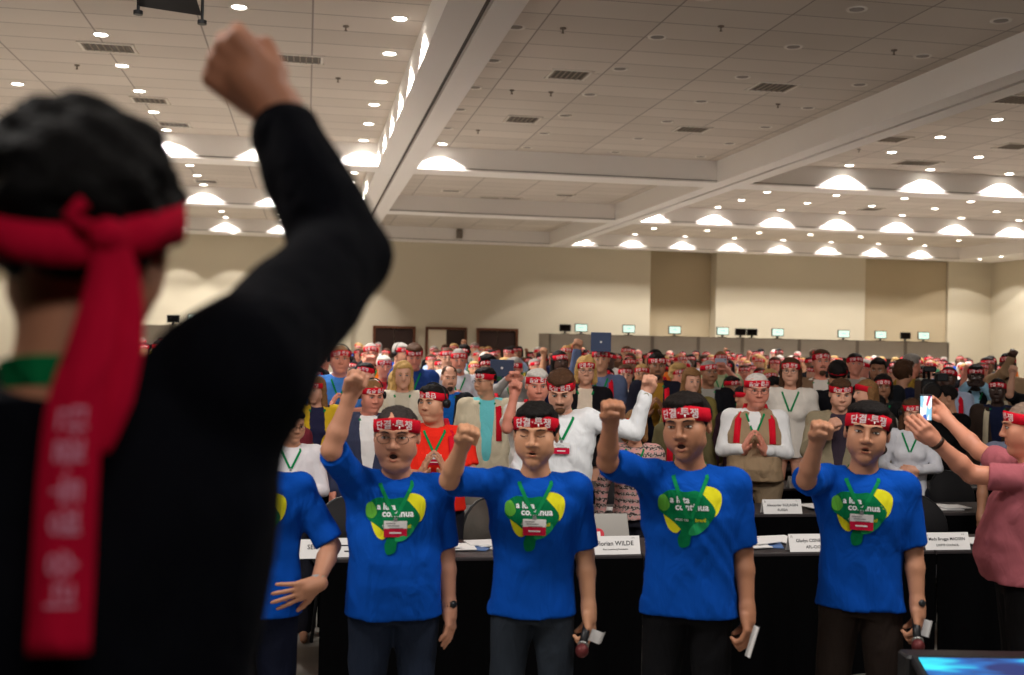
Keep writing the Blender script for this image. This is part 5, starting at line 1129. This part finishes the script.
D(459, 348, 11.4, 'person with grey beard and headband in white checked shirt', 'r', ('crop', 'gr'), ('shirt', (196, 196, 204)), (4, 8, 0), beard=(150, 140, 130), w=1.1, pose='clap')
D(488, 367, 9.3, 'person in open cream jacket over turquoise shirt, long red tail at the cheek', 't', ('short', 'bk'), ('jacket', (206, 194, 168)), (-50, 6, 0), inner=(110, 200, 206), w=1.2, belly=.05, glasses=True, tails=bt(None, .10, 1.1), pose='hang', lod=1)
D(448, 347, 13.0, 'person with square glasses in pale shirt behind the bald bearded one', 'p', ('crop', 'br'), ('shirt', (210, 208, 204)), (0, 4, 0), glasses=True, pose='hang')
p = D(515, 357, 12.0, 'person in grey shirt holding up a tablet at chest height', 'r', ('short', 'gr'), ('shirt', (150, 146, 144)), (-14, 8, 0), pose='phone'); held_tablet(p, 'blue grey tablet with round emblem held at chest height', 502, 368)
D(586, 357, 10.4, 'person with blonde bob and eyeglasses in black cardigan over cream top', 'p', ('bob', 'bl'), ('jacket', (26, 24, 28)), (4, 4, 0), inner=(222, 204, 184), fem=True, glasses=True, pose='cross', lod=1)
p = D(601, 346, 12.2, 'person in grey blue shirt and red scarf holding a tablet over the face', 't', ('short', 'bk'), ('shirt', (96, 108, 140)), (0, 6, 0), pose='high', tails=bt(-.1, .1, 1.2)); held_tablet(p, 'dark and silver tablet held high below the first lit monitor', 601, 342, (70, 84, 116), (.21, .20))
D(625.5, 365, 9.8, 'person with red scarf smiling, fist before the chest, right of the raised white sleeve', 'p', ('short', 'br'), ('jacket', (206, 200, 196)), (4, 2, 0), inner=(230, 226, 224), tails=bt(-.09, .09, 1.0), fat=.004, pose='chin', lod=1)
D(608, 369, 11.0, 'person with dark fringe left of the smiling one with red scarf', 't', ('bob', 'bk'), ('blouse', (190, 186, 180)), (6, 4, 0), fem=True, pose='hang')
D(657, 352.5, 11.2, 'person in dark jacket over mustard shirt with red scarf, clapping', 'b', ('short', 'bk'), ('jacket', (32, 32, 44)), (6, 6, 0), inner=(150, 110, 40), tails=bt(None, .10, 1.15), beard=(60, 50, 46), pose='clap', lod=1)
D(683.5, 376.5, 9.3, 'young person in olive jacket with red tail on the chest', 'p', ('full', 'lb'), ('coat', (92, 84, 58)), (14, 4, 0), inner=(90, 80, 60), tails=bt(-.1, None, 1.1), hh=1.56, pose='hang', lod=1, badge=False)
D(691, 368.5, 10.6, 'person with light brown bob and no headband in olive coat', 'p', ('bob', 'lb'), ('jacket', (120, 108, 60)), (20, 6, 0), fem=True, band=False, pose='hang')
D(708.5, 360, 11.4, 'person with grey hair in black suit jacket and grey shirt looking right', 'b', ('crop', 'gr'), ('jacket', (24, 24, 28)), (22, 2, 0), inner=(150, 146, 138), w=1.15, pose='hang', lod=1, badge=False)
p = D(721, 351, 15.0, 'person in pale green t-shirt filming with a phone above the grey haired one', 'r', ('crop', 'lb'), ('tee', (168, 178, 140)), (6, 2, 0), pose='phone', w=1.15); held_phone(p, 'silver phone held up by the pale green t-shirt', col=(170, 180, 200))
D(791, 358, 10.6, 'person with long hair and sunglasses in sheer white blouse', 'p', ('long', 'br'), ('blouse', (224, 216, 206)), (-4, 2, 0), fem=True, glasses=True, pose='hang', lod=1)
D(821.5, 348.5, 12.0, 'tall bearded person in tan suede jacket and white sweater', 'r', ('short', 'br'), ('jacket', (128, 100, 78)), (10, -2, 0), inner=(224, 214, 204), beard=(80, 58, 44), w=1.1, pose='hang', lod=1, badge=False)
D(775, 379, 9.8, 'person with curly dark hair behind the beige vest', 't', ('curly', 'bk'), ('jacket', (40, 34, 46)), (-20, 4, 0), fem=True, band=False, pose='hang', lod=1)
D(838, 361, 10.2, 'person seen from behind with black hair, headset and black top', 't', ('full', 'bk'), ('shirt', (22, 22, 26)), (0, 0, 0), turn=math.pi, headset=True, text=None, pose='hang', lod=1, lanyard=False)
D(879, 358, 11.4, 'young person with dark hair in black track jacket with grey stripes', 'b', ('short', 'bk'), ('hoodie', (30, 32, 36)), (-10, 4, 0), band=False, pose='hang', lod=1)
D(883, 375, 9.6, 'person with dark skin in black cardigan clapping, right of the long brown hair', 'b', ('bob', 'bk'), ('jacket', (30, 30, 32)), (4, 4, 0), inner=(40, 44, 44), fem=True, pose='clap', lod=1)
D(949, 366, 12.2, 'person with dark skin in pale blue shirt and star patterned red scarf', 'd', ('crop', 'bk'), ('shirt', (166, 176, 200)), (-10, -2, 0), tails=bt(-.11, .12, .98), pose='clap', lod=1, w=1.05)
D(998, 378, 11.2, 'person with dark skin in brown blazer with cream scarf', 'k', ('crop', 'bk'), ('jacket', (58, 46, 40)), (-6, 2, 0), inner=(28, 34, 60), tails=bt(-.10, .11, 1.0), tail_col=(206, 192, 164), pose='hang', lod=1, w=1.15)
D(976, 364, 12.8, 'person with dark skin in black waistcoat and light blue shirt', 'k', ('short', 'bk'), ('vest', (26, 26, 30)), (0, 6, 0), inner=(150, 190, 214), pose='phone', lod=1)
D(903, 362, 9.9, 'person with curly dark hair in navy top with red trim, facing away', 't', ('curly', 'br'), ('shirt', (28, 32, 58)), (0, 4, 0), turn=math.pi - .5, band=False, pose='hang', lod=1, lanyard=False)
D(911.5, 354, 12.0, 'person with grey hair facing away toward the monitors, floral shirt', 'r', ('full', 'gr'), ('shirt', (150, 120, 50)), (0, 4, 0), turn=math.pi - .9, band=False, pose='hang', lanyard=False)
D(1019, 401, 8.0, 'person in blue grey shirt cut by the right edge behind the pink polo', 'b', ('short', 'bk'), ('polo', (104, 108, 126)), (-10, 4, 0), pose='hang', hh=1.56)
D(1008, 352, 11.5, 'person in tan shirt with right arm stretched upward near the right edge', 'd', ('short', 'bk'), ('shirt', (170, 140, 110)), (0, 0, 0), armsel={-1: dict(epx=(1005, 372), wpx=(1012, 356), near=True, wnear=True, hand='fist', v=(0, -1, 0), lift=.03)})
def knit():
    m = bpy.data.materials.new('patterned_knit'); m.use_nodes = True; nt = m.node_tree; b = nt.nodes['Principled BSDF']; b.inputs['Roughness'].default_value = .9; N = nt.nodes.new
    tc = N('ShaderNodeTexCoord'); wv = N('ShaderNodeTexWave'); wv.bands_direction = 'Z'; wv.wave_profile = 'TRI'; wv.inputs['Scale'].default_value = 7; wv.inputs['Distortion'].default_value = 5; wv.inputs['Detail Scale'].default_value = 9; cr = N('ShaderNodeValToRGB'); cr.color_ramp.interpolation = 'CONSTANT'
    cr.color_ramp.elements[0].color = (*srgb(60, 46, 46), 1); cr.color_ramp.elements[1].position = .6; cr.color_ramp.elements[1].color = (*srgb(206, 150, 146), 1); e = cr.color_ramp.elements.new(.3); e.color = (*srgb(176, 160, 152), 1)
    nt.links.new(tc.outputs['Object'], wv.inputs['Vector']); nt.links.new(wv.outputs['Fac'], cr.inputs[0]); nt.links.new(cr.outputs[0], b.inputs['Base Color']); return m
D(635, 437, 7.9, 'person in pink and grey patterned knit with green lanyard below the raised white sleeve', 'p', ('bob', 'lb'), ('shirt', (190, 140, 140)), (-4, 8, 0), fem=True, pose='hang', hh=1.50, badge=False, pattern=knit())
D(731, 376, 10.0, 'person in crimson jacket seen from the side behind the tall person in blue', 'b', ('short', 'bk'), ('jacket', (150, 26, 40)), (40, 4, 0), inner=(40, 30, 34), pose='hang')
D(742, 386, 9.0, 'person in dark maroon top squeezed left of the beige vest', 't', ('short', 'bk'), ('shirt', (44, 26, 34)), (40, 6, 0), pose='hang', text=None)
D(384, 356, 11.6, 'person with white hair and pale jacket left of the long blonde hair', 'r', ('full', 'wh'), ('jacket', (210, 204, 196)), (10, 4, 0), inner=(180, 40, 50), pose='hang')
# video camera and its operator
CAM_D = 10.0
c = at_d(928, 388, CAM_D); t = empty('video_camera', c, -.35, 'large black broadcast video camera above the woman in a white blouse', 'video camera')
mb = MB(); mb.box((0, .12, -.02), (.13, .34, .20), bev=.02); mb.build('body', M_black, t)
mb = MB(); mb.cyl((0, -.12, -.02), .055, .16, 20, r2=.06, axis='Y'); mb.cyl((0, -.21, -.02), .075, .04, 20, axis='Y'); mb.build('lens', M_black, t, True)
mb = MB(); mb.cyl((0, -.232, -.02), .055, .006, 20, axis='Y'); mb.build('lens_glass', M_glass, t)
mb = MB(); mb.tube([(0, -.02, .08), (0, -.02, .15), (0, .2, .15), (0, .2, .08)], .013); mb.build('handle', M_black, t, True)
mb = MB(); mb.box((.10, -.05, .10), (.10, .12, .07), bev=.01); mb.tube([(.03, -.02, .12), (.10, -.03, .12)], .012); mb.build('viewfinder', M_black, t)
mb = MB(); mb.box((-.01, -.10, .17), (.11, .06, .05), bev=.01); mb.build('top_light', M_black, t)
mb = MB(); mb.box((0, .10, -.17), (.16, .2, .10), bev=.02); mb.build('shoulder_pad', M_black, t)
mb = MB(); mb.tube([(0, .10, -.2), (0, .12, -c.z)], .025); mb.build('monopod', M_black, t)
# chairs stand where nobody does
placed_xy = [(o.location.x, o.location.y) for o in COL.objects if o.name.startswith('person') and o.parent is None]
def chair(px, py_top, row, kind, rz, label):
    y = rowY[row] + TD + .40; p = at_y(px, py_top, y)
    for dx in (0, .12, -.12, .24, -.24, .36, -.36, .5, -.5):
        if all((q[0] - p.x - dx) ** 2 + ((q[1] - y) * .9) ** 2 > .13 for q in placed_xy): p.x += dx; break
    else: print('chair skipped', label); return
    placed_xy.append((p.x, y + .05))
    c = CH[kind] if kind not in used_ch else copy_tree(CH[kind]); used_ch.add(kind)
    c.location = (p.x, y, 0); c.scale = (.95, .95, .86); c.rotation_euler = (0, 0, rz); tag(c, label, 'chair', 'chairs behind the delegate tables')
chair(503, 430, 2, 'g', math.pi + .15, 'grey rounded chair back, upper of the two beside the turquoise shirt'); chair(519, 445, 1, 'g', math.pi - .3, 'grey rounded chair back, lower one right behind the second blue shirt head')
chair(483, 515, 0, 'g', .1, 'grey chair at the front table between the first and second man in blue'); chair(470, 460, 1, 'g', .2, 'grey chair below the man in the red shirt')
chair(652, 440, 2, 'b', .1, 'black chair behind the raised fist of the third man in blue'); chair(668, 475, 1, 'b', .1, 'black chair to the left of the tall man in blue')
chair(962, 465, 1, 'b', .1, 'black chair right of the woman in a white blouse'); chair(935, 505, 0, 'b', .2, 'black chair behind the Mads Brugge MADSEN card'); chair(975, 500, 0, 'b', -.1, 'black chair close to the man in pink')
chair(335, 500, 0, 'b', .2, 'black chair between the leftmost blue shirt and the raised arm')
chair(560, 505, 0, 'b', 0, 'black chair behind the second man in blue')
for k_ in CH:
    if k_ not in used_ch:
        for o in list(CH[k_].children_recursive) + [CH[k_]]: bpy.data.objects.remove(o)
# ------------------------------------------------------------------ the packed hall: bodies of eight poses, each person with colours of their own
rnd = random.Random(77)
FARP = []
for i, (fem, hst, kind, ps, mth) in enumerate([(0, 'short', 'shirt', 'hang', 0), (1, 'long', 'blouse', 'hang', 0), (0, 'short', 'jacket', 'clap', 0), (0, 'crop', 'polo', 'fist', .004), (1, 'bob', 'shirt', 'clap', 0), (0, 'full', 'shirt', 'phone', 0), (0, 'short', 'tee', 'high', 0), (1, 'bob', 'jacket', 'fistl', 0), (0, 'curly', 'jacket', 'cross', 0), (0, 'thin', 'shirt', 'hang', 0)]):
    arms = {sd: {**a, 'fit': False} for sd, a in POSES[ps].items()}
    r, HM, A = person('person', 'prototype', (0, 0, 0), 0, 1.72, fem=bool(fem), hair=(hst, (60, 50, 44)), top=(kind, (128, 128, 128)), inner=(200, 196, 190) if kind == 'jacket' else None, pants=(30, 30, 36), arms=arms, lod=2, lanyard=True, badge=False, seed=200 + i, shoes=False, glasses=i in (0, 5), wide=1.05, mouth=mth, w=1.08)
    FARP.append((r, bool(fem), hst, kind, ps))
SKN = [('pale', (216, 162, 136), 5), ('tanned', (196, 144, 112), 4), ('ruddy', (220, 146, 124), 3), ('brown', (136, 94, 70), 2), ('dark', (76, 52, 42), 2)]
HRN = [('black', (24, 20, 19)), ('brown', (72, 50, 36)), ('blond', (186, 150, 96)), ('grey', (146, 140, 134)), ('white', (204, 198, 190))]
TPN = [('white', (214, 210, 206)), ('black', (28, 28, 32)), ('navy', (30, 38, 74)), ('red', (176, 30, 42)), ('pale blue', (150, 172, 206)), ('royal blue', (26, 76, 170)), ('grey', (128, 124, 122)), ('cream', (204, 188, 158)), ('green', (54, 104, 74)), ('orange', (206, 104, 40)), ('pink', (206, 134, 142)), ('brown', (92, 66, 50)), ('purple', (96, 60, 120)), ('teal', (50, 130, 140)), ('maroon', (98, 30, 44)), ('yellow', (206, 178, 60))]
PSN = {'hang': 'standing still', 'clap': 'clapping', 'fist': 'with right fist raised', 'phone': 'filming with both hands', 'high': 'with right arm stretched up', 'fistl': 'with left fist raised', 'cross': 'with folded hands'}
KDN = {'shirt': 'shirt', 'blouse': 'blouse', 'jacket': 'jacket', 'polo': 'polo shirt', 'tee': 't-shirt'}
HSN = {'short': 'short', 'long': 'long', 'crop': 'cropped', 'bob': 'bobbed', 'full': 'thick', 'curly': 'curly', 'thin': 'thinning'}
cov = np.zeros((IH // 2 + 1, IW // 2 + 30), bool)        # which screen cells nearer people already fill (only to skip people nobody could see)
def cells(x0, x1, y0, y1): return slice(max(0, int(y0 / 2)), max(0, int(y1 / 2)) + 1), slice(max(0, int(x0 / 2)), max(0, int(x1 / 2)) + 1)
def cover(px, py, d):
    u = F / d; cov[cells(px - .09 * u, px + .09 * u, py, py + .25 * u)] = True; cov[cells(px - .22 * u, px + .22 * u, py + .31 * u, py + 1.6 * u)] = True
for q in REG: 
    if q[2] > 2: cover(*q)
# the near man on the stage
for yy in range(0, IH // 2 + 1):
    y = yy * 2
    if y > 351: cov[yy, :int((250 if y > 460 else 250 + (460 - y) * .45) / 2)] = True
    elif y > 335: cov[yy, :68] = True; cov[yy, 118:175] = True
seen = set(); nfar = 0; used0 = set()
rows_f = [11.0, 12.0, 13.0, 14.1, 15.2, 16.3, 17.5, 18.7, 19.9, 21.2, 22.5, 23.9, 25.3, 26.8, 28.3, 29.8]
def recolor(c, vals):
    for ch in c.children:
        nm = ch.name.split('.')[0]
        if nm in vals:
            ch.material_slots[0].link = 'OBJECT'; ch.material_slots[0].material = vals[nm]
        for g in ch.children:
            gn = g.name.split('.')[0]
            if gn in vals: g.material_slots[0].link = 'OBJECT'; g.material_slots[0].material = vals[gn]
def blocked(x, y):
    for q in placed_xy:
        if (q[0] - x) ** 2 + (q[1] - y) ** 2 < .215: return True
    return False
placed_xy = [(o.location.x, o.location.y) for o in COL.objects if o.name.startswith('person') and o.parent is None and (o.get('label') or '') != 'prototype']
boothf = lambda x, y: y > 31.2
for ri, Y in enumerate(rows_f):
    x = -.30 * Y
    while x < .66 * Y:
        x += rnd.uniform(.34, .52); yy = Y + rnd.uniform(-.32, .32); h = rnd.gauss(1.72, .075); h = min(1.92, max(1.54, h))
        q = proj((x, yy, h)); 
        if q[0] < -8 or q[0] > 1030 or (230 < q[0] < 262): continue
        if q[0] > 985 and Y > 24: continue
        if Y < 15.6:
            for r_ in range(7):
                a_, b_ = rowY[r_] - .22, rowY[r_] + TD + .20
                if a_ < yy < b_: yy = a_ if (yy - a_) < (b_ - yy) else b_
            q = proj((x, yy, h))
        if blocked(x, yy) or nfar >= 225: continue
        u = F / q[2]; cs = cov[cells(q[0] - .08 * u, q[0] + .08 * u, q[1], q[1] + .20 * u)]
        if cs.size == 0 or cs.mean() > .84: continue
        for tries in range(200):
            pi = rnd.choices(range(10), [6, 3, 3, 2, 3, 1.6, .8, 1, 2, 2])[0]; pr = FARP[pi]; sk = rnd.choices(SKN, [a[2] for a in SKN])[0]; hr = rnd.choice(HRN[:3] if sk[0] not in ('brown', 'dark') and rnd.random() < .5 else (HRN[:1] if sk[0] in ('brown', 'dark') else HRN)); tp = rnd.choice(TPN) if rnd.random() < .55 else rnd.choice(TPN[:3])
            key = (pi, hr[0], tp[0])
            if key not in seen: seen.add(key); break
        else: continue
        side = 'left' if q[0] < 400 else ('middle' if q[0] < 720 else 'right')
        near = 'near' if Y < 15 else ('central' if Y < 21 else 'far')
        lab = 'person with %s %s hair in %s %s, %s, %s %s' % (HSN[pr[2]], hr[0], tp[0], KDN[pr[3]], PSN[pr[4]], near, side)
        if pi not in used0: c = pr[0]; used0.add(pi)
        else: c = copy_tree(pr[0])
        c.location = (x, yy, 0); c.rotation_euler = (0, 0, -math.atan2(x, yy) + rnd.gauss(0, .35)); s_ = h / 1.74; c.scale = (s_, s_, s_)
        tag(c, lab, 'person', 'people in the packed hall')
        tm = cmat('cloth', tp[1]); sm = cmat('skin', sk[1]); hm = cmat('hair', hr[1])
        recolor(c, {'body': sm, 'hair': hm, 'eyebrow': hm, 'shirt': tm if pr[3] == 'shirt' else cmat('cloth', rnd.choice([(214, 210, 206), (120, 130, 160), (170, 160, 150)])), 'blouse': tm, 'jacket': tm, 'polo_shirt': tm, 't_shirt': tm, 'collar': tm if pr[3] != 'jacket' else cmat('cloth', (214, 210, 206))})
        cover(q[0], q[1], q[2]); placed_xy.append((x, yy)); nfar += 1
for pi in range(10):
    if pi not in used0:
        for o in list(FARP[pi][0].children_recursive) + [FARP[pi][0]]: bpy.data.objects.remove(o)
